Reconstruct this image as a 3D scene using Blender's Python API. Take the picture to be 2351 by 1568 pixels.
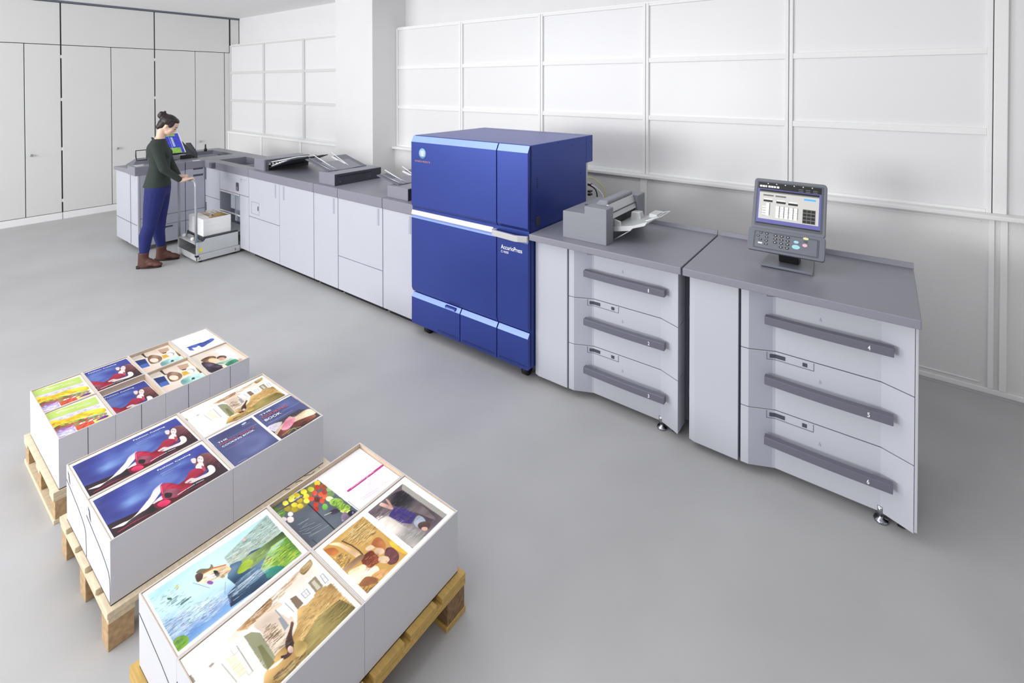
import bpy, bmesh, math, random
import numpy as np
from mathutils import Vector, Matrix
for o in list(bpy.data.objects): bpy.data.objects.remove(o)
S = bpy.context.scene
COL = S.collection
# ------------------------------------------------------------------ camera
cam = bpy.data.cameras.new('camera'); camo = bpy.data.objects.new('camera', cam); COL.objects.link(camo)
camo.location = (1.7565, -2.3646, 1.8293)
_y, _p = math.radians(35.231), math.radians(0.665)
camo.rotation_euler = (math.radians(90) - _p, 0, _y)
cam.sensor_fit = 'HORIZONTAL'; cam.sensor_width = 36.0
cam.lens = 36.0 * 1120.7 / 2351
cam.shift_x = -(1240.2 - 1175.5) / 2351
cam.shift_y = -(784 - 205.9) / 2351
cam.clip_start = 0.05
S.camera = camo
# ------------------------------------------------------------------ world, lights, exposure
w = bpy.data.worlds.new('world'); S.world = w; w.use_nodes = True
w.node_tree.nodes['Background'].inputs[0].default_value = (0.93, 0.96, 1.0, 1)
w.node_tree.nodes['Background'].inputs[1].default_value = 0.14
def area(name, loc, target, sx, sy, power, col=(1, 1, 1)):
    l = bpy.data.lights.new(name, 'AREA'); l.shape = 'RECTANGLE'; l.size = sx; l.size_y = sy; l.energy = power; l.color = col
    o = bpy.data.objects.new(name, l); COL.objects.link(o); o.location = loc
    o.rotation_euler = (Vector(target) - Vector(loc)).to_track_quat('-Z', 'Y').to_euler()
    return o
area('ceiling_softbox', (-.7, -1.7, 2.93), (-.7, -1.7, 0), 2.8, 3.0, 44)
area('fill_far', (-5.0, -6.0, 1.9), (-5.2, 0, 1.5), 3.6, 2.2, 196)  # unseen fill light added to brighten the far left
area('daylight_key', (-1.7, -7.2, 1.6), (1.6, 1.0, 1.1), 2.0, 1.4, 190)
area('fill_high', (1.6, -3.6, 2.3), (2.4, 1.6, 2.1), 3.0, .8, 16)  # unseen fill added to lift the upper right wall
S.view_settings.view_transform = 'Standard'; S.view_settings.look = 'None'
S.view_settings.exposure = 0.06; S.view_settings.gamma = 1.0; S.view_settings.use_curve_mapping = False
# ------------------------------------------------------------------ helpers
def lin(c): 
    c = np.asarray(c, float) / 255.0
    return np.where(c <= .04045, c / 12.92, ((c + .055) / 1.055) ** 2.4)
def mat(name, rgb, rough=.5, metal=0., spec=.5, emit=0., noise=0., nscale=30., bump=0., coat=0., stretch=None):
    m = bpy.data.materials.new(name); m.use_nodes = True; nt = m.node_tree; b = nt.nodes['Principled BSDF']
    c = lin(rgb); col = (*c, 1)
    b.inputs['Base Color'].default_value = col
    b.inputs['Roughness'].default_value = rough; b.inputs['Metallic'].default_value = metal
    b.inputs['Specular IOR Level'].default_value = spec
    b.inputs['Coat Weight'].default_value = coat
    if emit: b.inputs['Emission Color'].default_value = col; b.inputs['Emission Strength'].default_value = emit
    if noise or bump:
        tc = nt.nodes.new('ShaderNodeTexCoord'); n = nt.nodes.new('ShaderNodeTexNoise'); n.inputs['Scale'].default_value = nscale; n.inputs['Detail'].default_value = 6
        src = tc.outputs['Object']
        if stretch:
            mp = nt.nodes.new('ShaderNodeMapping'); mp.inputs['Scale'].default_value = stretch; nt.links.new(src, mp.inputs[0]); src = mp.outputs[0]
        nt.links.new(src, n.inputs['Vector'])
        if noise:
            r = nt.nodes.new('ShaderNodeMapRange'); r.inputs[1].default_value = .3; r.inputs[2].default_value = .7; nt.links.new(n.outputs[0], r.inputs[0])
            mx = nt.nodes.new('ShaderNodeMix'); mx.data_type = 'RGBA'; nt.links.new(r.outputs[0], mx.inputs[0])
            mx.inputs[6].default_value = (*(c * (1 - noise)), 1); mx.inputs[7].default_value = (*np.minimum(c * (1 + noise), 1), 1)
            nt.links.new(mx.outputs[2], b.inputs['Base Color'])
        if bump:
            bp = nt.nodes.new('ShaderNodeBump'); bp.inputs['Strength'].default_value = bump; bp.inputs['Distance'].default_value = .002
            nt.links.new(n.outputs[0], bp.inputs['Height']); nt.links.new(bp.outputs[0], b.inputs['Normal'])
    return m
M = {}
def dm(k, *a, **kw): M[k] = mat(k, *a, **kw)
dm('floor', (186, 186, 187), .55, noise=.05, nscale=2.2, spec=.35)
dm('wall', (238, 238, 239), .8, noise=.01, nscale=4)
dm('ceiling', (252, 252, 252), .9, noise=.012, nscale=6)
dm('ward', (229, 229, 228), .6, noise=.008, nscale=3)
dm('gap', (70, 70, 72), .8, noise=.05)
dm('frame', (250, 250, 250), .5, noise=.006)
dm('framef', (226, 226, 226), .5, noise=.006)
dm('glass', (243, 243, 244), .35, noise=.006, nscale=2)
dm('paraf', (238, 237, 237), .5, noise=.006)
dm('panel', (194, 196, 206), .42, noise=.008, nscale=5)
dm('panel2', (176, 178, 192), .42, noise=.008, nscale=5)  # darker panel grey; also puts shade into right-facing fronts
dm('grey', (138, 138, 150), .38, noise=.05, nscale=300, spec=.45)
dm('greyd', (104, 105, 118), .4, noise=.04, nscale=200)
dm('feedgrey', (138, 140, 149), .5, noise=.02, nscale=80)
dm('dark', (58, 60, 70), .45, noise=.05)
dm('black', (24, 24, 28), .45, noise=.05)
dm('seam', (110, 112, 124), .6, noise=.05)
dm('slotgrey', (72, 74, 86), .5, noise=.05)
dm('blue', (54, 72, 152), .34, metal=.5, noise=.03, nscale=4, spec=.5)
dm('bluehi', (150, 176, 246), .3, metal=.2, noise=.02)  # press blue with its highlight put into the colour
dm('silver', (208, 207, 206), .3, metal=.35, noise=.01)
dm('steel', (190, 194, 198), .3, metal=.75, noise=.04, nscale=20)
dm('galv', (205, 208, 210), .4, metal=.25, noise=.03, nscale=15)
dm('tubegrey', (168, 173, 179), .35, metal=.3, noise=.02)
dm('innerpale', (206, 216, 230), .4, noise=.02)
dm('chrome', (170, 172, 180), .15, metal=1., noise=.01)
dm('white', (244, 244, 246), .5, noise=.005)
dm('textw', (245, 246, 250), .5, emit=0, noise=.003)
dm('texto', (214, 150, 120), .5, noise=.01)
dm('textr', (205, 92, 88), .5, noise=.01)
dm('carton', (221, 221, 228), .65, noise=.012, nscale=12)
dm('kraft', (206, 186, 164), .8, noise=.05, nscale=40)
dm('paper', (250, 250, 250), .7, noise=.008, nscale=200, stretch=(1, 1, 60))
dm('wood', (232, 214, 184), .7, noise=.12, nscale=18, bump=.2, stretch=(6, 1, 6))
dm('woody', (232, 214, 184), .7, noise=.12, nscale=18, bump=.2, stretch=(1, 6, 6))
dm('woodb', (196, 164, 124), .8, noise=.22, nscale=60, bump=.4)
dm('amber', (206, 170, 96), .6, noise=.14, nscale=18, bump=.2, stretch=(1, 6, 6))
dm('amberb', (142, 110, 78), .8, noise=.3, nscale=70, bump=.5)
dm('skin', (240, 204, 182), .5, noise=.03, nscale=12)
dm('hair', (40, 28, 30), .4, noise=.25, nscale=60, bump=.5, stretch=(1, 1, 6))
dm('lips', (196, 96, 96), .5, noise=.02)
dm('sweater', (50, 60, 56), .9, noise=.12, nscale=160, bump=.5)
dm('denim', (30, 38, 106), .8, noise=.16, nscale=90, bump=.4)
dm('leather', (88, 52, 44), .55, noise=.12, nscale=40, bump=.2)
dm('sole', (48, 36, 34), .7, noise=.1)
dm('yellow', (232, 226, 60), .5, noise=.02)
dm('cyan', (120, 172, 214), .4, noise=.03)
dm('cabley', (226, 222, 130), .5, noise=.02)
dm('scr', (200, 199, 195), .35, emit=.15, noise=.005)
dm('scrb', (12, 12, 16), .3, noise=.01)
dm('scrp', (92, 92, 160), .35, emit=.2, noise=.01)
dm('scrw', (245, 245, 250), .35, emit=.5, noise=.005)
dm('scrg', (110, 108, 106), .35, emit=.1, noise=.01)
dm('scrc', (70, 160, 240), .35, emit=.4, noise=.01)
dm('bezel', (112, 116, 126), .4, noise=.03, nscale=100)
dm('bezeld', (84, 88, 96), .45, noise=.03, nscale=100)
dm('btnc', (170, 225, 238), .4, noise=.01)
dm('btnr', (238, 190, 205), .4, noise=.01)
dm('btny', (240, 235, 170), .4, noise=.01)
# pane that one looks through
m = mat('clear', (255, 255, 255), .03); m.node_tree.nodes['Principled BSDF'].inputs['Transmission Weight'].default_value = 1.0
m.node_tree.nodes['Principled BSDF'].inputs['IOR'].default_value = 1.1; M['clear'] = m
# printed paper: colour comes from the print itself (a point colour layer)
m = bpy.data.materials.new('print'); m.use_nodes = True; nt = m.node_tree; a = nt.nodes.new('ShaderNodeAttribute'); a.attribute_name = 'Col'
nt.links.new(a.outputs['Color'], nt.nodes['Principled BSDF'].inputs['Base Color']); nt.nodes['Principled BSDF'].inputs['Roughness'].default_value = .5; M['print'] = m

ORG = {}
def org(parent):
    return ORG.get(parent.name, Vector((0, 0, 0))) if parent is not None else Vector((0, 0, 0))
def link(o, parent=None):
    COL.objects.link(o)
    if parent is not None: o.parent = parent; ORG[o.name] = org(parent)
    return o
def thing(name, label, cat, loc, group=None):
    o = bpy.data.objects.new(name, None); o.empty_display_size = .05; o.location = loc; COL.objects.link(o)
    o['label'] = label; o['category'] = cat
    if group: o['group'] = group
    ORG[o.name] = Vector(loc); return o
def tag(o, label, cat, group=None):
    o['label'] = label; o['category'] = cat
    if group: o['group'] = group
    return o
def struct(o): o['kind'] = 'structure'; return o
class MB:
    def __init__(s, T=None): s.v = []; s.f = []; s.fm = []; s.T = T; s.m = None; s.sm = []
    def pts(s, ps):
        i = len(s.v)
        for p in ps:
            p = Vector(p); s.v.append(s.T(p) if s.T else p)
        return i
    def face(s, ids, sm=False): s.f.append(ids); s.fm.append(s.m); s.sm.append(sm)
    def hexa(s, p):
        i = s.pts(p)
        for q in ((0, 3, 2, 1), (4, 5, 6, 7), (0, 1, 5, 4), (1, 2, 6, 5), (2, 3, 7, 6), (3, 0, 4, 7)): s.face([i + k for k in q])
        return s
    def box(s, x0, x1, y0, y1, z0, z1):
        return s.hexa([(x0, y0, z0), (x1, y0, z0), (x1, y1, z0), (x0, y1, z0), (x0, y0, z1), (x1, y0, z1), (x1, y1, z1), (x0, y1, z1)])
    def quad(s, a, b, c, d):
        i = s.pts([a, b, c, d]); s.face([i, i + 1, i + 2, i + 3]); return s
    def prism(s, poly, axis, a, b):
        # poly: 2-D points in the plane of the two other axes (order x,y,z)
        def mk(p, t):
            if axis == 'x': return (t, p[0], p[1])
            if axis == 'y': return (p[0], t, p[1])
            return (p[0], p[1], t)
        n = len(poly); i = s.pts([mk(p, a) for p in poly] + [mk(p, b) for p in poly])
        s.face([i + k for k in range(n)][::-1]); s.face([i + n + k for k in range(n)])
        for k in range(n): s.face([i + k, i + (k + 1) % n, i + n + (k + 1) % n, i + n + k])
        return s
    def tube(s, path, r, n=10, closed=False, cap=True):
        path = [Vector(p) for p in path]; N = len(path); base = len(s.v); up = None
        for k in range(N):
            if closed: t = (path[(k + 1) % N] - path[k - 1]).normalized()
            else: t = (path[min(k + 1, N - 1)] - path[max(k - 1, 0)]).normalized()
            if up is None:
                up = Vector((0, 0, 1)) if abs(t.z) < .9 else Vector((1, 0, 0))
            a = t.cross(up).normalized(); up = a.cross(t).normalized()
            rr = r[k] if isinstance(r, (list, tuple)) else r
            s.pts([path[k] + (a * math.cos(2 * math.pi * j / n) + up * math.sin(2 * math.pi * j / n)) * rr for j in range(n)])
        for k in range(N if closed else N - 1):
            k2 = (k + 1) % N
            for j in range(n): s.face([base + k * n + j, base + k * n + (j + 1) % n, base + k2 * n + (j + 1) % n, base + k2 * n + j], True)
        if cap and not closed:
            s.face([base + j for j in range(n)][::-1]); s.face([base + (N - 1) * n + j for j in range(n)])
        return s
    def lathe(s, c, prof, n=20, axis='z', sx=1, sy=1):
        c = Vector(c); base = len(s.v)
        for r, h in prof:
            P = []
            for j in range(n):
                a = 2 * math.pi * j / n; x, y = r * math.cos(a) * sx, r * math.sin(a) * sy
                P.append(c + (Vector((x, y, h)) if axis == 'z' else Vector((h, x, y)) if axis == 'x' else Vector((x, h, y))))
            s.pts(P)
        for k in range(len(prof) - 1):
            for j in range(n): s.face([base + k * n + j, base + k * n + (j + 1) % n, base + (k + 1) * n + (j + 1) % n, base + (k + 1) * n + j], True)
        s.face([base + j for j in range(n)][::-1]); s.face([base + (len(prof) - 1) * n + j for j in range(n)]); return s
    def ell(s, c, r, ax=None, n=14, k=9):
        c = Vector(c); ax = ax or (Vector((1, 0, 0)), Vector((0, 1, 0)), Vector((0, 0, 1))); base = len(s.v)
        for i in range(k + 1):
            th = math.pi * i / k; st = max(math.sin(th), .02)
            s.pts([c + ax[0] * (r[0] * st * math.cos(2 * math.pi * j / n)) + ax[1] * (r[1] * st * math.sin(2 * math.pi * j / n)) + ax[2] * (r[2] * math.cos(th)) for j in range(n)])
        for i in range(k):
            for j in range(n): s.face([base + i * n + j, base + (i + 1) * n + j, base + (i + 1) * n + (j + 1) % n, base + i * n + (j + 1) % n], True)
        s.face([base + j for j in range(n)]); s.face([base + k * n + j for j in range(n)][::-1]); return s
    def loft(s, secs, n=20):
        # secs: (centre, axis_u, ru, axis_v, rv)
        base = len(s.v)
        for c, u, ru, v, rv in secs:
            s.pts([Vector(c) + Vector(u) * (ru * math.cos(2 * math.pi * j / n)) + Vector(v) * (rv * math.sin(2 * math.pi * j / n)) for j in range(n)])
        for i in range(len(secs) - 1):
            for j in range(n): s.face([base + i * n + j, base + i * n + (j + 1) % n, base + (i + 1) * n + (j + 1) % n, base + (i + 1) * n + j], True)
        s.face([base + j for j in range(n)][::-1]); s.face([base + (len(secs) - 1) * n + j for j in range(n)]); return s
    def build(s, name, m, parent=None, bevel=0, seg=2):
        me = bpy.data.meshes.new(name); O = org(parent)
        me.from_pydata([tuple(v - O) for v in s.v], [], s.f)
        slots = []
        for k in [m] + [x for x in s.fm if x]:
            if k not in slots: slots.append(k); me.materials.append(M[k])
        for p, k, q in zip(me.polygons, s.fm, s.sm): p.material_index = slots.index(k or m); p.use_smooth = q
        bm = bmesh.new(); bm.from_mesh(me); bmesh.ops.recalc_face_normals(bm, faces=bm.faces[:]); bm.to_mesh(me); bm.free()
        o = bpy.data.objects.new(name, me); link(o, parent)
        if bevel:
            b = o.modifiers.new('edge', 'BEVEL'); b.width = bevel; b.segments = seg; b.limit_method = 'ANGLE'; b.angle_limit = math.radians(40)
        return o
def spline(P, n=8, closed=False):
    P = [Vector(p) for p in P]; out = []; N = len(P)
    for i in range(N if closed else N - 1):
        g = (lambda k: P[k % N]) if closed else (lambda k: P[min(max(k, 0), N - 1)])
        a, b, c, d = g(i - 1), g(i), g(i + 1), g(i + 2)
        for k in range(n):
            t = k / n; out.append(.5 * ((2 * b) + (c - a) * t + (2 * a - 5 * b + 4 * c - d) * t * t + (3 * b - a - 3 * c + d) * t ** 3))
    if not closed: out.append(P[-1])
    return out
def text(name, s, p0, xd, yd, width, m, parent, height=None, ext=.0003, bold=0):
    c = bpy.data.curves.new(name, 'FONT'); c.body = s; c.size = 1; c.extrude = 0; c.offset = bold; c.resolution_u = 3
    o = bpy.data.objects.new('tmp', c); COL.objects.link(o)
    dg = bpy.context.evaluated_depsgraph_get(); me = bpy.data.meshes.new_from_object(o.evaluated_get(dg)); bpy.data.objects.remove(o)
    xs = [v.co.x for v in me.vertices]; ys = [v.co.y for v in me.vertices]
    sx = width / (max(xs) - min(xs)); sy = (height / (max(ys) - min(ys))) if height else sx
    x0, y0 = min(xs), min(ys); xd = Vector(xd).normalized(); yd = Vector(yd).normalized(); O = org(parent); nz = xd.cross(yd)
    for v in me.vertices: v.co = Vector(p0) + xd * ((v.co.x - x0) * sx) + yd * ((v.co.y - y0) * sy) + nz * ext - O
    me.name = name; me.materials.clear(); me.materials.append(M[m])
    return link(bpy.data.objects.new(name, me), parent)
# ------------------------------------------------------------------ the room
XW = -7.343; CZ = 2.9565
struct(MB().box(-7.7, 5.2, -4.9, 2.1, -.1, 0).build('floor', 'floor'))
struct(MB().box(-7.7, 5.2, -4.9, 2.1, CZ, CZ + .1).build('ceiling', 'ceiling'))
struct(MB().box(XW - .3, XW - .02, -4.9, 1.53, 0, CZ).build('wall_left', 'gap'))
wb = MB().box(XW - .1, -3.9, 1.53, 1.65, 0, CZ); wb.box(-3.25, 5.2, 1.69, 1.8, 0, CZ)
wb.box(2.345, 5.2, 1.575, 1.69, 0, 2.56)
struct(wb.build('wall_back', 'wall'))
struct(MB().box(-3.942, -3.183, 1.2, 1.75, 0, CZ).build('wall_column', 'wall'))
struct(MB().box(4.7, 4.9, -4.9, 1.7, 0, CZ).build('light_block_right', 'ward'))  # out of view; added to keep light off the press's right side
struct(MB().box(1.4, 4.9, -5.1, -4.9, 0, CZ).build('light_block_front', 'ward'))  # out of view; added to block ambient light from the open side
# parapets below the windows
pr = MB().box(-3.183, 5.1, 1.515, 1.70, 0, 1.035); pr.build
pr = pr.build('wall_parapet', 'paraf'); struct(pr)
f = MB()
cols = [-3.183, -2.08, -1.0, .095, 1.19, 2.28]
for x in cols[1:-1]: f.box(x - .03, x + .03, 1.500, 1.515, .031, 1.035)
f.box(2.262, 2.288, 1.500, 1.515, .031, 1.035); f.box(2.312, 2.345, 1.500, 1.515, .031, 1.035)
f.box(-3.183, 5.1, 1.500, 1.515, 0, .03)
for a, b in zip(cols[:-1], cols[1:]):
    for z in (.05, 1.01): f.box(a + .05, b - .05, 1.507, 1.515, z, z + .008)
struct(f.build('trim_1', 'frame', bevel=.003))
struct(MB().box(-3.183, 5.1, 1.47, 1.70, 1.035, 1.062).build('trim_2', 'frame', bevel=.006))
pl = MB().box(-7.6, -3.942, 1.345, 1.53, 0, 1.0).build('wall_parapet_far', 'paraf'); struct(pl)
f = MB().box(-7.6, -3.942, 1.325, 1.53, 1.0, 1.035)
for x in (-7.33, -6.2, -5.05): f.box(x - .03, x + .03, 1.335, 1.345, 0, 1.0)
struct(f.build('trim_3', 'frame', bevel=.005))
struct(MB().box(-2.2, 5.1, 1.462, 1.468, 0, .0015).build('trim_4', 'panel2'))
def window(n, x0, x1, y, zs, m0=.024, m1=.024):
    r = MB()
    r.box(x0, x0 + m0, y - .02, y + .03, zs[0], zs[-1]); r.box(x1 - m1, x1, y - .02, y + .03, zs[0], zs[-1])
    r.box(x0 + m0, x1 - m1, y - .016, y + .03, zs[0], zs[0] + .02)
    for z in zs[1:-1]: r.box(x0 + m0, x1 - m1, y - .016, y + .03, z - .02, z + .02)
    r.box(x0 + m0, x1 - m1, y - .016, y + .03, zs[-1] - .025, zs[-1])
    fr = struct(r.build('window_%d' % n, 'frame' if n < 6 else 'framef', bevel=.003))
    g = MB()
    for a, b in zip(zs[:-1], zs[1:]):
        g.box(x0 + m0, x1 - m1, y + .0, y + .03, a + .015, b - .015)
    g.build('pane', 'glass', fr)
zs = [1.062, 1.545, 2.03, 2.515]
for i, (a, b) in enumerate(zip(cols[:-1], cols[1:])): window(i + 1, a + .002, b - .002, 1.56, zs)
struct(MB().box(2.283, 2.345, 1.54, 1.60, 1.062, 2.56).build('trim_5', 'frame', bevel=.004))
struct(MB().box(-3.183, 2.345, 1.56, 1.70, 2.516, 2.53).build('trim_6', 'frame', bevel=.003))
zf = [1.035, 1.553, 2.017, 2.48]
for i, (a, b) in enumerate([(-7.34, -6.186), (-6.182, -5.022), (-5.018, -3.942)]): window(i + 6, a, b, 1.39, zf)
struct(MB().box(XW, -3.942, 1.39, 1.54, 2.481, 2.495).build('trim_7', 'frame', bevel=.003))
# full-height built-in cupboards along the left wall
ys = [-2.6, -2.08, -1.57, -1.055, -.708, -.185, .329, .864, 1.29]
for i, (a, b) in enumerate(zip(ys[:-1], ys[1:])):
    g0 = .007 if i in (0, 2, 4, 6) else .004; g0 = .008 if i in (4, 6) else .004; g1 = .008 if i in (3, 5) else .004
    d = struct(MB().box(XW - .02, XW, a + g0, b - g1, .097, 2.353).build('door_%d' % (i + 1), 'ward', bevel=.002))
    k = {3: -1.003, 5: -.126, 7: .922}.get(i)
    if k: MB().lathe((XW, k, .898), [(.008, 0), (.008, .018), (.018, .022), (.018, .032), (.012, .036)], 14, 'x').build('door_knob', 'steel', d)
fl = MB().box(XW - .02, XW, 1.297, 1.392, 0.0, 2.353); struct(fl.build('trim_8', 'ward', bevel=.002))
for i, (a, b) in enumerate([(-2.6, -1.57), (-1.57, -.708), (-.708, .329), (.329, 1.372), (1.384, 1.524)]):
    struct(MB().box(XW - .02, XW, a + .008, b - .008, 2.362, 2.925).build('trim_%d' % (9 + i), 'ward', bevel=.002))
struct(MB().box(XW - .02, XW + .01, -4, 1.524, 2.93, CZ).build('trim_14', 'seam'))
for i, (a, b) in enumerate([(-4, -.708), (-.708, 1.335)]):
    struct(MB().box(XW - .02, XW + .004, a + .003, b - .003, 0, .09).build('baseboard_left' if i else 'baseboard_near', 'frame', bevel=.002))
# hinges seen as small light marks in the two wide joints
hz = MB()
for y in (-.708, .329):
    for z in (.25, .95, 1.62, 2.2): hz.box(XW - .018, XW - .004, y - .007, y + .007, z - .02, z + .02)
struct(hz.build('trim_15', 'frame'))

# ------------------------------------------------------------------ blue printing press
P = thing('printing_press', 'tall blue digital printing press with silver band and handle', 'printing press', (-.53, .4, 0))
W0 = -1.067
b = MB().box(W0 + .006, 0, .03, .70, .085, 1.455); b.box(W0 + .006, 0, .70, .795, 1.26, 1.455)
b.build('body', 'blue', P, .004)
MB().box(W0 + .03, -.012, .70, .742, .1, 1.26).build('rear_panel', 'galv', P, .003)
MB().box(W0 + .05, -.03, .742, .752, .1, 1.26).build('rear_frame', 'dark', P, .002)
# top cover rim and doors: profile y-z (front y=0)
def door(name, x0, x1, z0, z1, top=.045, bot=.02, dp=.022):
    pr = [(.03, z0), (.012 if bot > .01 else 0, z0), (0, z0 + bot), (0, z1 - top), (dp, z1), (.03, z1)]
    o = MB().prism(pr, 'x', x0, x1).build(name, 'blue', P, .0025); 
    hi = MB(); hi.m = None
    return o
xs = -.252
for (a, c) in ((W0, xs - .003), (xs + .003, -.004)):
    d = door('upper_door', a, c, .93, 1.452)
    MB().quad((a + .002, -.0006, 1.4095), (c - .002, -.0006, 1.4095), (c - .002, .0208, 1.4515), (a + .002, .0208, 1.4515)).build('bevel_highlight', 'bluehi', d)  # same paint as the door; caught light is painted as a lighter strip
for (a, c) in ((W0, xs - .003), (xs + .003, -.004)):
    d = door('lower_door', a, c, .316, .878, .022, .03, .016)
    MB().quad((a + .002, -.0006, .8575), (c - .002, -.0006, .8575), (c - .002, .0150, .8775), (a + .002, .0150, .8775)).build('bevel_highlight', 'bluehi', d)
MB().box(W0, -.004, .012, .03, .878, .93).build('recess_band', 'blue', P)
for (a, c) in ((W0, -.580), (-.574, xs - .003), (xs + .003, -.004)):
    d = door('bottom_cover', a, c, .085, .305, .03, .0, .02)
    MB().quad((a + .002, -.0006, .2765), (c - .002, -.0006, .2765), (c - .002, .0188, .3045), (a + .002, .0188, .3045)).build('bevel_highlight', 'bluehi', d)
    if a == W0:
        h = MB().box(-.72, -.62, -.001, .02, .279, .299).build('pull_recess', 'blue', d, .002)
        MB().box(-.712, -.628, -.003, .0, .283, .290).build('pull_lip', 'bluehi', h)
    v = MB()
    x = max(a, W0 + .05) + .02
    while x < c - .02:
        if a > W0 or x > -.8: v.hexa([(x, -.0008, .10), (x + .004, -.0008, .10), (x + .004, 0, .10), (x, 0, .10), (x + .005, -.0008, .112), (x + .009, -.0008, .112), (x + .009, 0, .112), (x + .005, 0, .112)])
        x += .012
    if v.v: v.build('vent_slots', 'black', d)
# silver band and wrap-round handle
s = MB().prism([(.02, .878), (-.002, .878), (-.002, .884), (.006, .912), (.02, .912)], 'x', W0, -.285); s.build('silver_band', 'silver', P, .0015)
h = MB()
h.prism([(-.285, .012), (-.285, -.012), (-.262, -.03), (-.075, -.045), (-.055, -.04), (.0, -.016), (.0, .0), (-.06, -.022), (-.08, -.027), (-.255, -.014), (-.255, .012)], 'z', .872, .908)
h.build('door_handle', 'silver', P, .002)
MB().prism([(-.255, .012), (-.255, -.014), (-.08, -.027), (-.06, -.022), (-.004, .0), (-.004, .012)], 'z', .890, .896).build('handle_recess', 'dark', P)
# writing and logo
text('model_name', 'AccurioPress', (-.215, -.0012, .793), (1, 0, 0.0), (0, 0, 1), .168, 'textw', P, .027, .0006, .012)
text('model_number', 'C14000', (-.216, -.0012, .769), (1, 0, 0), (0, 0, 1), .062, 'textw', P, .015, .0006)
lg = MB().lathe((-.945, -.0006, 1.332), [(.0005, 0), (.037, 0), (.037, -.001), (.0005, -.001)], 32, 'y'); lg.m = None
lgo = lg.build('logo_globe', 'cyan', P)
st = MB()
for k, (dz, hw) in enumerate([(.017, .032), (.0085, .036), (0, .037), (-.0085, .036), (-.017, .032)]):
    st.prism([(-.945 - hw, 1.332 + dz), (-.945, 1.332 + dz + .0030), (-.945 + hw, 1.332 + dz), (-.945, 1.332 + dz - .0030)], 'y', -.0024, -.0018)
st.build('logo_lines', 'textw', lgo)
text('brand_name', 'KONICA MINOLTA', (-1.022, -.0012, 1.268), (1, 0, 0), (0, 0, 1), .158, 'texto', P, .0125, .0006)
# side details
v = MB(); v2 = MB()
for k in range(6): v.box(-.0005, .0006, .082, .100, 1.185 + k * .012, 1.190 + k * .012)
for (y, z) in ((.50, 1.41), (.755, 1.41), (.62, 1.20), (.66, 1.13), (.33, 1.44), (.045, 1.18), (.045, .99)): MB().lathe((0, y, z), [(.0045, 0), (.0045, .001)], 10, 'x').build('side_screw', 'black', P)
v.build('side_vents', 'black', P)
MB().box(0, .001, .028, .031, .1, 1.45).build('side_joint', 'black', P)
MB().box(0, .004, .075, .115, .95, 1.005).build('side_latch', 'dark', P, .002)
for x in (-.97, -.075):
    for y in (.085, .62):
        c = MB().lathe((x - .02, y, .036), [(.012, 0), (.036, .001), (.036, .038), (.012, .04)], 20, 'x').build('caster', 'black', P)
        MB().box(x - .03, x + .03, y - .03, y + .02, .06, .09).build('caster_fork', 'dark', c)
# cables behind the press
def cable(label, m, pts, r, nm='cable'): return tag(MB().tube(spline(pts, 8), r, 8).build(nm, m), label, 'cable')
cable('thin yellow network cable arching down behind the blue press', 'cabley', [(-.02, .747, 1.145), (.01, .775, 1.14), (.05, .83, 1.085), (.07, .86, 1.02), (.06, .87, .9), (.05, .85, .6), (.03, .8, .05)], .0035, 'network_cable')
cable('thin white cable curving down behind the blue press', 'white', [(-.02, .747, 1.11), (.0, .765, 1.095), (.04, .81, 1.05), (.066, .835, .99), (.06, .84, .85), (.04, .83, .05)], .004, 'network_cable')
cable('black power cable plugged in behind the blue press', 'black', [(-.02, .747, 1.09), (.0, .765, 1.082), (.028, .79, 1.05), (.036, .80, .98), (.03, .82, .8), (.02, .82, .05)], .0045, 'power_cable')
for z in (1.085, 1.035, 1.012):
    MB().box(-.026, .004, .748, .785, z, z + .014).build('plug', 'black', P, .002)

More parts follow.
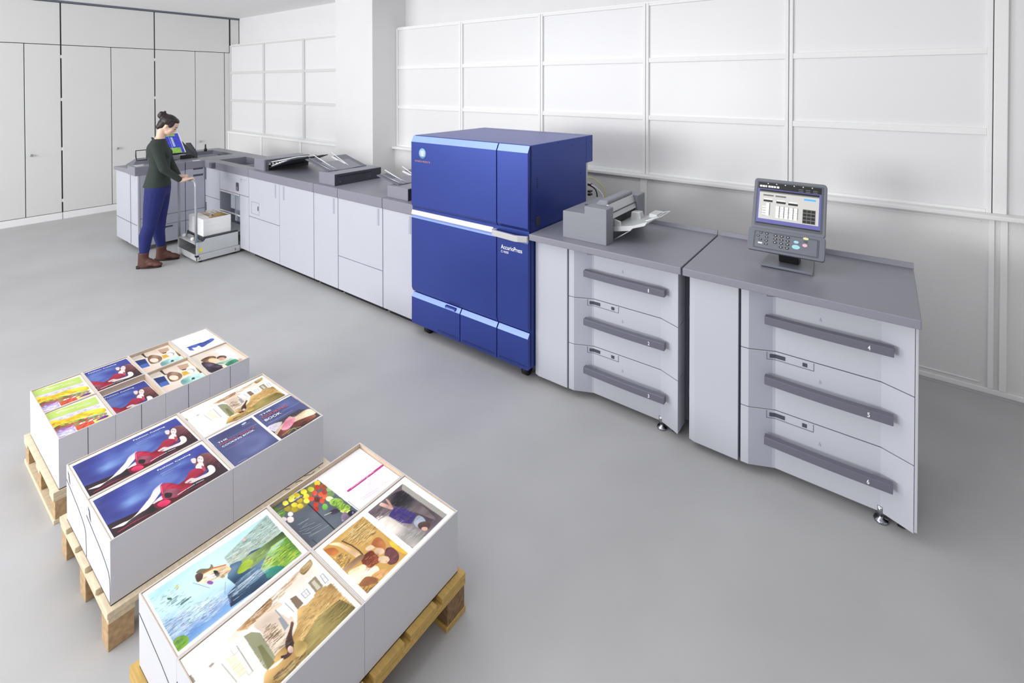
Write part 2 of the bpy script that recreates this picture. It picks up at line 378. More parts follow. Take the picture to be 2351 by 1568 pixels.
# ------------------------------------------------------------------ the two paper feed units on the right
def feed_unit(x0, nums, label, side_dark, c0=0.0, c1=.938):
    u = thing('paper_feed_unit', label, 'paper feeder', (x0 + .47, .4, 0), 'paper feed units right of the blue press')
    Y = .054
    MB().box(x0 + .015, x0 + (.925 if side_dark else .907), .165, .64, .06, .882).build('body', 'panel2' if not side_dark else 'greyd', u, .003)
    if not side_dark: MB().box(x0 + .9075, x0 + .918, .056, .64, .05, .882).build('side_panel', 'panel', u, .002)
    # counter
    t = MB().box(x0 + c0, x0 + c1, -.002, .64, .884, .922)
    t.build('worktop', 'grey', u, .004)
    MB().hexa([(x0 + c0, .64, .922), (x0 + c1, .64, .922), (x0 + c1, .66, .922), (x0 + c0, .66, .922), (x0 + .02, .648, .946), (x0 + c1, .648, .946), (x0 + c1, .66, .946), (x0 + .02, .66, .946)]).build('back_ledge', 'grey', u, .001)
    MB().box(x0 + c0, x0 + c1, .64, .66, .884, .922).build('worktop_edge', 'grey', u)
    # left door with bevelled edge
    dr = MB().prism([(x0 + .006, .10), (x0 + .006, .064), (x0 + .035, Y), (x0 + .242, Y), (x0 + .242, .10)], 'z', .042, .882).build('door', 'panel', u, .0015)
    MB().box(x0 + .243, x0 + .252, .075, .165, .045, .882).build('door_gap', 'slotgrey', u)
    for z in (.25, .66): MB().box(x0 + .002, x0 + .007, .07, .09, z, z + .05).build('hinge', 'dark', u)
    # drawers
    A = x0 + .254; R = .046
    pf = [(A, .10), (A, Y), (A + .034, Y), (A + .142, Y + R), (A + .543, Y + R), (A + .652, Y), (A + .652, .16), (A, .16)]
    zz = [(.592, .882), (.318, .588), (.045, .314)]
    for i, (z0, z1) in enumerate(zz):
        d = MB().prism(pf, 'z', z0, z1).build('drawer', 'panel', u, .0015)
        fa = MB().quad((A + .036, Y - .0003, z0 + .002), (A + .141, Y + R - .0003, z0 + .002), (A + .141, Y + R - .0003, z1 - .002), (A + .036, Y - .0003, z1 - .002)).build('shaded_facet', 'panel2', d)  # shade of the turned-away facet painted as a darker overlay
        zc = (z0 + z1) / 2 + (.012 if i == 0 else -.005)
        zh = (.732, .455, .178)[i]
        hd = MB(); x1, x2 = A + .105, A + .585; n = 14; ring = []
        for k in range(n + 1):
            t = k / n; x = x1 + (x2 - x1) * t; yy = Y - .015 - .005 * math.sin(math.pi * t)
            ring.append((x, yy))
        base = hd.pts([(x, y, zh) for x, y in ring] + [(x, y, zh + .036) for x, y in ring] + [(x, y + .03, zh + .036) for x, y in ring] + [(x, y + .03, zh) for x, y in ring]); q = n + 1
        for k in range(n):
            for r_ in range(4): hd.face([base + r_ * q + k, base + r_ * q + k + 1, base + ((r_ + 1) % 4) * q + k + 1, base + ((r_ + 1) % 4) * q + k])
        hd.face([base, base + q, base + 2 * q, base + 3 * q]); hd.face([base + n, base + q + n, base + 2 * q + n, base + 3 * q + n])
        hb = hd.build('handle', 'greyd', d, .002)
        for xx in (x1 + .05, x2 - .05): MB().box(xx - .012, xx + .012, Y - .002, Y + R + .01, zh + .001, zh + .008).build('handle_mount', 'greyd', hb)
        xn = x1 + (x2 - x1) * .83; yn = Y - .015 - .005 * math.sin(math.pi * .84)
        text('number', nums[i], (xn - .006, yn - .0012, zh + .008), (1, .012, 0), (0, 0, 1), .009 if nums[i] != '1' else .005, 'textw', hb, .019, .0005, .02)
        MB().prism([(A + .315, zh + .050), (A + .327, zh + .050), (A + .321, zh + .066)], 'y', Y + R - .002, Y + R).build('level_mark', 'panel2', d)
        # indicator plate at the drawer's top edge
        ztop = z1 - .002; px0, px1 = A + .107, A + .297
        pl_ = MB(); hh = .034
        def fy(x): return Y + R * min(1, max(0, (x - A - .034) / .108)) - .001
        q = [px0, A + .142, px1]
        ln = MB()
        for x in (px0, px1): ln.box(x - .0009, x + .0009, fy(x) - .001, fy(x) + .001, ztop - hh, ztop)
        for a_, b_ in zip(q[:-1], q[1:]):
            ln.hexa([(a_, fy(a_) - .001, ztop - hh - .001), (b_, fy(b_) - .001, ztop - hh - .001), (b_, fy(b_) + .001, ztop - hh - .001), (a_, fy(a_) + .001, ztop - hh - .001), (a_, fy(a_) - .001, ztop - hh + .001), (b_, fy(b_) - .001, ztop - hh + .001), (b_, fy(b_) + .001, ztop - hh + .001), (a_, fy(a_) + .001, ztop - hh + .001)])
        ln.build('plate_outline', 'seam', d)
        if i:
            sl = MB()
            for a_, b_ in ((px0 + .012, A + .142), (A + .142, px0 + .075)):
                sl.hexa([(a_, fy(a_) - .0015, ztop - .026), (b_, fy(b_) - .0015, ztop - .026), (b_, fy(b_) + .001, ztop - .026), (a_, fy(a_) + .001, ztop - .026), (a_, fy(a_) - .0015, ztop - .009), (b_, fy(b_) - .0015, ztop - .009), (b_, fy(b_) + .001, ztop - .009), (a_, fy(a_) + .001, ztop - .009)])
            sl.build('size_window', 'slotgrey', d)
            MB().box(px0 + .146, px0 + .164, Y + R - .0025, Y + R, ztop - .026, ztop - .010).build('indicator_lamp', 'slotgrey', d)
    for z in (.586, .312): MB().box(A + .002, A + .65, Y + R + .004, .15, z, z + .008).build('drawer_gap', 'slotgrey', u)
    for fx in (x0 + .795, x0 + .06, x0 + .795, x0 + .1):
        fyy = .11 if fx in (x0 + .795,) else .5
        pass
    for fx, fy_ in ((x0 + .80, .115), (x0 + .80, .55), (x0 + .08, .55)):
        ft = MB().lathe((fx, fy_, 0), [(.026, 0), (.028, .004), (.024, .012), (.010, .016), (.010, .03), (.02, .032), (.02, .07)], 20).build('levelling_foot', 'chrome', u)
    for fx, fy_ in ((x0 + .87, .13), (x0 + .10, .14)): MB().lathe((fx - .015, fy_, .027), [(.01, 0), (.027, .001), (.027, .028), (.01, .03)], 16, 'x').build('caster', 'black', u)
    return u
feed_unit(.0, '123', 'pale grey paper feed cabinet with drawers 1 to 3, beside the blue press', True, .004)
feed_unit(.955, '456', 'pale grey paper feed cabinet with drawers 4 to 6, under the control screen', False, -.009, .923)

# ------------------------------------------------------------------ document feeder on the first feed unit
F = thing('sheet_feeder', 'small grey manual sheet feeder with side tray, beside the blue press', 'sheet feeder', (.34, .34, .922))
b = MB()
b.prism([(.199, .922), (.488, .922), (.488, 1.121), (.484, 1.125), (.346, 1.125), (.346, 1.081), (.199, 1.079)], 'y', .074, .16)
b.build('front_block', 'feedgrey', F, .003)
b = MB().prism([(.199, .922), (.40, .922), (.40, 1.10), (.346, 1.118), (.346, 1.081), (.199, 1.079)], 'y', .16, .50)
b.build('main_body', 'feedgrey', F, .002)
MB().prism([(.30, 1.081), (.44, 1.150), (.448, 1.148), (.45, 1.138), (.42, 1.10), (.346, 1.08)], 'y', .16, .50).build('roller_cover', 'feedgrey', F, .002)
MB().prism([(.346, 1.10), (.40, 1.152), (.445, 1.152), (.452, 1.146), (.452, 1.135), (.40, 1.09)], 'y', .162, .498).build('upper_hood', 'feedgrey', F, .002)
MB().hexa([(.40, .162, 1.05), (.478, .162, 1.05), (.478, .498, 1.05), (.40, .498, 1.05), (.40, .162, 1.135), (.455, .162, 1.13), (.455, .498, 1.13), (.40, .498, 1.135)]).build('inner_cover', 'galv', F, .001)
MB().box(.4555, .4785, .163, .497, 1.083, 1.0845).build('cover_seam', 'dark', F)
MB().box(.40, .47, .162, .498, 1.005, 1.048).build('paper_slot', 'black', F)
MB().box(.40, .44, .162, .498, .922, 1.005).build('lower_wall', 'greyd', F)
MB().box(.34, .488, .50, .61, .922, 1.127).build('rear_block', 'feedgrey', F, .004)
MB().box(.24, .30, .26, .275, 1.0795, 1.0815).build('top_slot', 'black', F)
t = MB(); Ty = lambda x: .985 + (x - .44) * .34
t.prism([(.44, .985), (.60, 1.018), (.69, 1.055), (.69, 1.063), (.60, 1.027), (.44, .998)], 'y', .185, .46)
tr = t.build('paper_tray', 'galv', F, .002)
MB().prism([(.47, .975), (.585, .998), (.60, 1.014), (.672, 1.04), (.69, 1.066), (.60, 1.03), (.47, 1.003)], 'y', .176, .186).build('tray_edge', 'galv', tr, .001)
MB().prism([(.47, .995), (.52, 1.005), (.515, 1.035), (.47, 1.045)], 'y', .19, .205).build('side_guide', 'galv', tr, .002)
g = MB().hexa([(.50, .36, 1.0), (.57, .36, 1.015), (.57, .42, 1.015), (.50, .42, 1.0), (.505, .365, 1.055), (.56, .365, 1.06), (.56, .41, 1.06), (.505, .41, 1.055)])
g.build('side_guide', 'galv', tr, .004)
MB().tube([(.66, .22, 1.058), (.735, .25, 1.085), (.735, .40, 1.085), (.66, .43, 1.058)], .0022, 6).build('wire_extension', 'textw', tr)
MB().box(.62, .67, .36, .46, 1.04, 1.062).build('tray_end', 'galv', tr, .002)
MB().tube([(.49, .17, .935), (.585, .19, 1.0)], .003, 6).build('prop_rod', 'galv', F)

# ------------------------------------------------------------------ control screen on the second feed unit
K = thing('control_screen', 'tilted touch screen with keypad on a flat stand, on the right-hand worktop', 'control panel', (1.365, .36, .922))
MB().prism([(1.252, .268), (1.487, .246), (1.470, .46), (1.262, .47)], 'z', .922, .934).build('stand_base', 'bezel', K, .004)
MB().box(1.255, 1.485, .245, .262, .926, .938).build('stand_lip', 'bezel', K, .003)
MB().prism([(.33, .934), (.42, .934), (.41, 1.02), (.31, 1.0)], 'x', 1.325, 1.415).build('stand_neck', 'black', K, .006)
def plane_T(x0, a, b):
    a, b = Vector((0, *a)), Vector((0, *b)); up = (b - a).normalized(); n = Vector((-1, 0, 0)).cross(up).normalized()
    if n.y > 0: n = -n
    return lambda p: Vector((x0 + p[0], a.y, a.z)) + up * p[1] + n * p[2], (b - a).length
def rr(x0, x1, y0, y1, r, n=5):
    out = []
    for cx, cy, a0 in ((x1 - r, y1 - r, 0), (x0 + r, y1 - r, 90), (x0 + r, y0 + r, 180), (x1 - r, y0 + r, 270)):
        for k in range(n + 1): a = math.radians(a0 + 90 * k / n); out.append((cx + r * math.cos(a), cy + r * math.sin(a)))
    return out
T, L = plane_T(1.19, (.33, 1.088), (.42, 1.33)); Wd = .337
up = MB(T).prism(rr(.004, Wd, -.002, L, .016), 'z', -.028, 0).build('screen_housing', 'bezel', K, .003)
MB(T).prism(rr(.018, Wd - .014, .016, L - .014, .006), 'z', 0, .002).build('screen_surround', 'bezeld', up)
q = MB(T)
def fl(m, x0, x1, y0, y1, z=.0026): q.m = m; q.quad((x0, y0, z), (x1, y0, z), (x1, y1, z), (x0, y1, z))
sx0, sx1, sy0, sy1 = .025, .315, .026, .238
def R_(m, a, b, c, d, z=.0030): fl(m, sx0 + (sx1 - sx0) * a, sx0 + (sx1 - sx0) * b, sy0 + (sy1 - sy0) * (1 - d), sy0 + (sy1 - sy0) * (1 - c), z)
R_('scrb', 0, 1, 0, 1, .0024); R_('scrp', 0, 1, .15, .97, .0027); R_('scrb', .03, .97, .17, .22); R_('scr', .03, .97, .22, .88)
R_('scrg', .03, .97, .225, .24, .0033)
for a in (.09, .29): R_('scrg', a, a + .17, .29, .325, .0034)
for a, cc in ((.10, .42), (.31, .43), (.50, .44)): R_('scrb', a, a + .15, cc, cc + .045, .0034); R_('scrw', a + .01, a + .14, cc - .03, cc - .015, .0034)
for k in range(5): 
    a = .31 + k * .072
    R_('scrw', a, a + .05, .55, .82, .0034); R_('scrg', a + .05, a + .062, .54, .81, .0034)
    for z in range(4): R_('scrg', a, a + .05, .60 + z * .055, .607 + z * .055, .0036)
R_('scrw', .15, .20, .50, .80, .0034); R_('scrg', .20, .215, .49, .79, .0034)
for z in range(4): R_('scrw', .09, .16, .58 + z * .06, .605 + z * .06, .0036); R_('scrg', .09, .20, .61 + z * .06, .615 + z * .06, .0037)
for r_ in range(4): 
    for c_ in range(3): R_('scrb', .735 + c_ * .063, .79 + c_ * .063, .55 + r_ * .08, .61 + r_ * .08, .0034)
R_('scrg', .73, .925, .535, .86, .0032)
R_('scrc', .74, .92, .29, .33, .0034)
for k in range(6): R_('scrw', .15 + k * .14, .165 + k * .14, .012, .03, .0034)
for k in range(6): R_('scrg', .65 + (k % 3) * .11, .72 + (k % 3) * .11, .08 + (k // 3) * .04, .095 + (k // 3) * .04, .0034)
sc = q.build('screen', 'scr', up)
text('screen_writing', 'READY TO PRINT', T((sx0 + .012, sy1 - .022, .0034)), (1, 0, 0), T((0, 1, 0)) - T((0, 0, 0)), .09, 'scrw', sc, .0085, .0006, .01) if False else None
q = MB(T); q.m = 'scrw'
for k, w_ in enumerate((.012, .02, .007, .014, .02, .009, .016)): 
    x = .032 + k * .0135; q.quad((x, sy1 - .024, .0036), (x + min(w_, .011), sy1 - .024, .0036), (x + min(w_, .011), sy1 - .015, .0036), (x, sy1 - .015, .0036))
q.build('screen_heading', 'scrw', up)
T2, L2 = plane_T(1.185, (.272, .992), (.326, 1.088)); W2 = .345
kp = MB(T2).prism(rr(.0, W2, 0, L2 + .004, .012), 'z', -.024, 0).build('keypad_housing', 'bezel', K, .003)
MB(T2).prism(rr(.028, W2 - .026, .012, L2 - .012, .006), 'z', 0, .0015).build('keypad_surround', 'bezeld', kp)
MB(T2).prism(rr(.036, W2 - .034, .017, L2 - .017, .004), 'z', .0015, .0022).build('keypad_face', 'bezel', kp)
def key(m, x, y, rx, ry, h=.0045):
    k_ = MB(T2); n = 14; a = [(x + rx * math.cos(2 * math.pi * j / n), y + ry * math.sin(2 * math.pi * j / n)) for j in range(n)]
    k_.prism(a, 'z', .002, h); o = k_.build('key', m, kp)
    if m == 'black': d = MB(T2); d.quad((x - rx * .35, y - ry * .3, h + .0004), (x + rx * .35, y - ry * .3, h + .0004), (x + rx * .35, y + ry * .3, h + .0004), (x - rx * .35, y + ry * .3, h + .0004)); d.build('key_legend', 'textw', o)
for r_ in range(4):
    for c_ in range(3):
        if r_ == 3 and c_ == 0: continue
        key('black', .128 + c_ * .028, .086 - r_ * .0175, .0088, .0052)
for r_ in range(4): key('black', .088, .089 - r_ * .0175, .008, .0045)
for (x, y) in ((.060, .090), (.048, .073), (.060, .056)): key('black', x, y, .007, .0045)
q = MB(T2); q.quad((.050, .035, .0026), (.070, .035, .0026), (.070, .042, .0026), (.050, .042, .0026)); q.build('key_label', 'textw', kp)
key('btnc', .222, .070, .0115, .0068); key('btnc', .222, .046, .018, .0105); key('btnr', .260, .061, .011, .008); key('btny', .262, .094, .0125, .006); key('bezeld', .262, .080, .009, .0055)


# ------------------------------------------------------------------ finishing line left of the press
YL = .068; ZT = .925; ZF = .845; YB = .645
def module(name, label, x0, x1, cat='printer unit', depth0=YL + .02, group='finishing units along the row'):
    u = thing(name, label, cat, ((x0 + x1) / 2, .35, 0), group)
    MB().box(x0 + .004, x1 - .004, depth0, YB - .02, .05, ZF).build('body', 'panel2', u, .002)
    MB().box(x0 + .02, x1 - .02, depth0 + .03, YB - .05, .0, .05).build('plinth', 'black', u)
    return u
def front(u, nm, x0, x1, z0, z1, m='panel'):
    return MB().box(x0 + .0025, x1 - .0025, YL, YL + .022, z0 + .0025, z1 - .0025).build(nm, m, u, .002)
def vhandle(d, x, z0=.697, z1=.832, w=.022): return MB().box(x - w / 2, x + w / 2, YL - .003, YL + .002, z0, z1).build('handle', 'panel2' if False else 'seamlite', d, .001)
dm('seamlite', (172, 174, 188), .5, noise=.01)
def top(u, x0, x1, nm='top_cover'): 
    MB().box(x0 + .001, x1 - .001, YL - .006, YB, ZF, ZT).build(nm, 'grey', u, .003)
u = module('relay_unit', 'narrow pale grey unit touching the left side of the blue press', -1.49, -1.075)
top(u, -1.49, -1.075); d = front(u, 'door', -1.49, -1.075, .05, ZF); vhandle(d, -1.165)
u = module('finishing_unit', 'pale grey unit with one split door, second left of the blue press', -2.104, -1.494)
top(u, -2.104, -1.494); d = front(u, 'upper_door', -2.104, -1.494, .342, ZF); vhandle(d, -1.548); front(u, 'lower_panel', -2.104, -1.494, .05, .342)
u = module('finishing_unit', 'narrow pale grey unit with a full-height door under the middle feeder', -2.486, -2.108)
top(u, -2.486, -2.108); d = front(u, 'door', -2.486, -2.108, .05, ZF); vhandle(d, -2.169)
u = module('finishing_unit', 'wide pale grey double-door unit with small square hatch, right of the stacker', -3.74, -2.49)
top(u, -3.74, -2.49)
d = front(u, 'upper_door', -3.74, -3.103, .431, ZF); vhandle(d, -3.18)
h = MB(); 
for (a, b, c, e) in ((-3.685, -3.514, .470, .4725), (-3.685, -3.514, .593, .5955), (-3.685, -3.682, .47, .595), (-3.517, -3.514, .47, .595)): h.box(a, b, YL - .001, YL + .001, c, e)
hh = h.build('hatch_outline', 'seam', d); MB().box(-3.545, -3.532, YL - .003, YL, .515, .56).build('hatch_latch', 'dark', hh)
front(u, 'lower_panel', -3.74, -3.103, .05, .431)
d = front(u, 'tall_door', -3.103, -2.49, .05, ZF); vhandle(d, -3.02)
# stacker with the trolley bay
u = thing('stacker_unit', 'pale grey high-capacity stacker with open bay where the trolley stands', 'printer unit', (-4.29, .35, 0), 'finishing units along the row')
bx = MB().box(-4.84, -4.449, .09, YB - .02, .05, ZF); bx.box(-3.944, -3.744, .09, YB - .02, .05, ZF); bx.box(-4.449, -3.944, .09, YB - .02, .63, ZF); bx.box(-4.449, -3.944, .58, YB - .02, .0, .63)
bx.build('body', 'panel2', u, .002)
tp = MB(); hx0, hx1, hy0, hy1 = -4.735, -3.85, .172, .478
tp.box(-4.84, hx0, YL - .006, YB, ZF, ZT); tp.box(hx1, -3.742, YL - .006, YB, ZF, ZT); tp.box(hx0, hx1, YL - .006, hy0, ZF, ZT); tp.box(hx0, hx1, hy1, YB, ZF, ZT)
tc = tp.build('top_cover', 'grey', u)
MB().box(hx0, hx1, hy0, hy1, .80, .848).build('recess_floor', 'greyd', tc)
MB().hexa([(-4.2, .18, .86), (-3.86, .18, .848), (-3.86, .47, .848), (-4.2, .47, .86), (-4.2, .18, .905), (-3.86, .18, .86), (-3.86, .47, .86), (-4.2, .47, .905)]).build('recess_tray', 'greyd', tc, .002)
MB().box(-4.12, -3.98, .22, .40, .895, .905).build('tray_flap', 'dark', tc, .002)
MB().box(-4.60, -4.54, .02, .062, .86, .925).build('front_notch', 'greyd', tc, .002)
d = front(u, 'corner_door', -4.84, -4.445, .505, ZF); MB().box(-4.822, -4.808, YL - .003, YL, .70, .84).build('handle', 'dark', d)
d = front(u, 'corner_door', -4.84, -4.445, .05, .505); MB().box(-4.822, -4.808, YL - .003, YL, .33, .43).build('handle', 'dark', d)
d = front(u, 'upper_door', -4.445, -3.742, .63, ZF)
h = MB().box(-3.92, -3.80, YL - .001, YL + .002, .798, .804); h.box(-3.92, -3.908, YL - .001, YL + .002, .772, .804); h.build('pull_handle', 'seamlite', d)
k = MB().prism(rr(-4.03, -3.97, .665, .755, .012), 'y', YL - .004, YL).build('latch', 'slotgrey', d); MB().box(-4.012, -3.988, YL - .006, YL - .004, .672, .71).build('latch_button', 'feedgrey', k)
front(u, 'bay_jamb', -3.949, -3.742, .05, .63); front(u, 'bay_lintel', -4.445, -3.962, .606, .63)

gl = MB().box(-4.443, -3.949, YL + .004, YL + .008, .40, .606).build('bay_window', 'clear', u)
MB().box(-4.443, -3.949, YL + .0, YL + .012, .392, .402).build('window_rail', 'white', gl)
MB().box(-4.440, -3.952, .41, .42, .25, .625).build('bay_back', 'innerpale', u)
iv = MB().box(-4.36, -3.99, .150, .158, .41, .595).build('inner_plate', 'innerpale', u, .002)
for x in (-4.24, -4.12): MB().box(x, x + .004, .146, .150, .41, .595).build('plate_joint', 'steel', iv)
MB().box(-4.38, -3.99, .20, .21, .25, .39).build('bay_reflector', 'innerpale', u, .002)  # pale panel added well forward to catch light and brighten the bay
# wing turning the corner towards the camera
XWG = -4.837
def wing(label, y0, y1, x0, nm='booklet_unit'):
    u = thing(nm, label, 'printer unit', (-5.3, (y0 + y1) / 2, 0), 'units of the corner wing')
    MB().box(x0, XWG - .02, y0 + .003, y1 - .003, .05, ZF).build('body', 'panel', u, .003)
    return u
u = wing('pale grey folding unit in the inner corner, behind the trolley', -.13, YB - .03, -5.95)
w_ = MB(); w_.box(XWG - .022, XWG, -.13, .063, .365, ZF - .003); pn = w_.build('front_panel', 'panel2', u, .002)  # right-facing front: its shade is put into the darker grey
for z in (.748, .825): MB().hexa([(XWG + .001, -.055, z), (XWG + .001, .042, z), (XWG + .001, .05, z + .022), (XWG + .001, -.055, z + .022), (XWG - .006, -.055, z), (XWG - .006, .042, z), (XWG - .006, .05, z + .022), (XWG - .006, -.055, z + .022)]).build('grip_slot', 'slotgrey', pn)
MB().box(XWG - .022, XWG, -.13, .063, .255, .361).build('drawer', 'panel2', u, .002); MB().box(XWG - .022, XWG, -.13, .063, .055, .251).build('drawer', 'panel2', u, .002)
wt = MB(); a0, a1, b0, b1 = -5.76, -5.13, .12, .50
for q in ((-5.95, a0, -.13, YB), (a1, XWG + .006, -.13, YB), (a0, a1, -.13, b0), (a0, a1, b1, YB)): wt.box(q[0], q[1], q[2], q[3], ZF, ZT)
tc = wt.build('top_cover', 'grey', u)
MB().box(a0, a1, b0, b1, .80, .85).build('recess_floor', 'greyd', tc)
MB().hexa([(a0 + .1, b0 + .02, .85), (a1 - .1, b0 + .02, .85), (a1 - .1, b1 - .02, .85), (a0 + .1, b1 - .02, .85), (a0 + .2, b0 + .1, .90), (a1 - .25, b0 + .1, .875), (a1 - .25, b1 - .05, .875), (a0 + .2, b1 - .05, .90)]).build('recess_tray', 'greyd', tc)
MB().box(-5.5, -5.1, -.06, .10, ZT, ZT + .004).build('label_plate', 'greyd', tc)
MB().box(-4.90, -4.86, -.04, .03, ZT, ZT + .003).build('label', 'white', tc)
sp = MB().lathe((-5.72, .40, ZT), [(.018, 0), (.018, .03), (.010, .04), (.008, .09), (.003, .095)], 12).build('stop_peg', 'black', u)
MB().box(-5.9, XWG - .05, -.12, YB - .06, 0, .05).build('plinth', 'black', u)
u = wing('pale grey end unit of the wing, behind the woman', -.575, -.134, -5.58, 'trimmer_unit')
w_ = MB().box(XWG - .022, XWG, -.553, -.136, .365, ZF - .003); pn = w_.build('front_panel', 'panel2', u, .002)  # shade of this right-facing front is in its darker grey
MB().box(XWG - .022, XWG, -.553, -.136, .255, .361).build('drawer', 'panel2', u, .002)
dd = MB().box(XWG - .022, XWG, -.553, -.136, .055, .251).build('drawer', 'panel2', u, .002)
MB().box(XWG, XWG + .002, -.36, -.26, .215, .232).build('grip_slot', 'slotgrey', dd)
MB().box(XWG - .022, XWG, -.575, -.556, .055, ZF - .003).build('corner_strip', 'panel', u, .002)
for z in (.29,): MB().box(-5.58, XWG - .022, -.5755, -.574, z, z + .004).build('side_seam', 'seam', u)
MB().box(-5.075, -5.070, -.5757, -.574, .06, ZF).build('side_joint', 'seam', u)
MB().box(-5.075, XWG + .006, -.60, -.136, ZF - .01, ZT + .004).build('top_cover', 'grey', u, .004)
MB().prism([(-5.60, ZF - .01), (-5.075, ZF - .01), (-5.075, .895), (-5.60, .868)], 'y', -.59, -.136).build('low_shelf', 'grey', u, .003)
MB().hexa([(-5.45, -.52, .89), (-5.05, -.56, .925), (-4.93, -.30, .925), (-5.42, -.14, .89), (-5.35, -.45, .965), (-5.15, -.50, .965), (-5.05, -.30, .96), (-5.30, -.18, .965)]).build('rear_hood', 'greyd', u, .004)
MB().tube([(-5.06, -.52, .975), (-5.16, -.50, 1.0), (-5.16, -.50, 1.075), (-5.15, -.405, 1.075), (-5.15, -.405, 1.0), (-5.05, -.43, .975)], .006, 6, closed=True).build('wire_stop', 'black', u)
lb = MB().box(-4.95, -4.90, -.57, -.50, ZT + .0045, ZT + .0055); lb.box(-5.03, -4.99, -.56, -.47, ZT + .0045, ZT + .0055); lb.build('label', 'white', u)
for y in (-.50,): MB().lathe((-5.4, y, 0), [(.03, 0), (.03, .05)], 14).build('levelling_foot', 'black', u); MB().lathe((-4.90, y, 0), [(.03, 0), (.03, .05)], 14).build('levelling_foot', 'black', u)
u = thing('catch_tray', 'dark slanted catch tray on a grey block, carrying the blue leaflet', 'paper tray', (-5.25, -.15, ZT + .005))
MB().box(-5.33, -5.12, -.36, -.10, ZT + .005, .985).build('tray_block', 'grey', u, .003)
MB().box(-5.118, -5.112, -.09, .02, ZT + .004, .975).build('tray_opening', 'black', u)
ty = MB().hexa([(-5.14, -.30, .985), (-5.14, .06, .985), (-5.17, .06, .985), (-5.17, -.30, .985), (-5.42, -.28, 1.19), (-5.42, -.0, 1.16), (-5.44, .0, 1.16), (-5.44, -.28, 1.19)]).build('slanted_tray', 'dark', u, .003)
MB().prism([(-5.1, .99), (-5.16, 1.03), (-5.30, 1.10), (-5.42, 1.09), (-5.42, .93), (-5.1, .93)], 'y', .07, .085).build('tray_cheek', 'dark', ty, .004)
# printed leaflet on the slanted tray
lf = thing('printed_leaflet', 'blue and green printed leaflet on the slanted tray behind the woman', 'leaflet', (-5.2, -.10, 1.02))
def leaf_T(p): return Vector((-5.125 - p[1] * .285, -.225 + p[0] * .185 + p[1] * .02, 1.0 + p[1] * .21)) + Vector((.5, 0, .8)) * p[2]
q = MB(leaf_T)
def lq(m, a, b, c, d, z): q.m = m; q.quad((a, c, z), (b, c, z), (b, d, z), (a, d, z))
dm('leafblue', (62, 72, 214), .4, noise=.25, nscale=25); dm('leafgreen', (150, 205, 80), .4, noise=.3, nscale=60); dm('leafpale', (190, 205, 240), .4, noise=.05)
q.m = 'white'; q.prism([(-.01, 0), (1.06, 0), (1.06, 1.02), (-.01, 1.02)], 'z', .010, .012)
lq('leafblue', 0, 1, 0, 1, .0125); lq('leafgreen', 0, .85, 0, .26, .013); lq('leafgreen', .1, .8, .86, 1, .013); lq('leafpale', .50, .62, .32, .80, .0132); lq('leafpale', .42, .44, .1, .85, .0132)
q.build('leaf', 'white', lf)

# ------------------------------------------------------------------ sheet inserters standing on the row
u = thing('sheet_inserter', 'low grey inserter with open dark tray, left one on the row', 'inserter', (-3.59, .35, ZT), 'inserters on the row')
MB().prism([(.11, ZT), (.59, ZT + .0), (.59, 1.043), (.11, 1.043)], 'x', -3.71, -3.50).build('housing', 'grey', u, .003)
MB().box(-3.50, -3.472, .11, .59, 1.025, 1.043).build('top_lip', 'greyd', u, .002)
e = MB().box(-3.50, -3.472, .11, .145, ZT, 1.025).build('end_plate', 'greyd', u, .002)
for z in (.945, .965, .985, 1.005): MB().box(-3.472, -3.470, .124, .131, z, z + .006).build('screw', 'black', e)
MB().box(-3.505, -3.499, .145, .585, ZT + .002, 1.022).build('slot_back', 'black', u)
tr = MB().hexa([(-3.495, .15, .945), (-3.05, .15, 1.075), (-3.05, .55, 1.08), (-3.495, .58, .955), (-3.495, .15, .952), (-3.05, .15, 1.082), (-3.05, .55, 1.087), (-3.495, .58, .962)]).build('hinged_tray', 'dark', u, .001)
rb = MB()
for k in range(6): rb.box(-3.4985, -3.490, .155 + k * .035, .175 + k * .035, .985, 1.003)
rb.box(-3.4985, -3.488, .15, .56, 1.010, 1.018); rb.build('rollers', 'white', u)
MB().tube([(-3.46, .17, .975), (-3.30, .20, 1.03), (-3.28, .24, 1.04)], .006, 6).build('tray_rail', 'white', tr)
MB().tube([(-3.44, .16, 1.02), (-3.2, .30, 1.075), (-3.05, .50, 1.09)], .005, 6).build('tray_rail', 'white', tr)
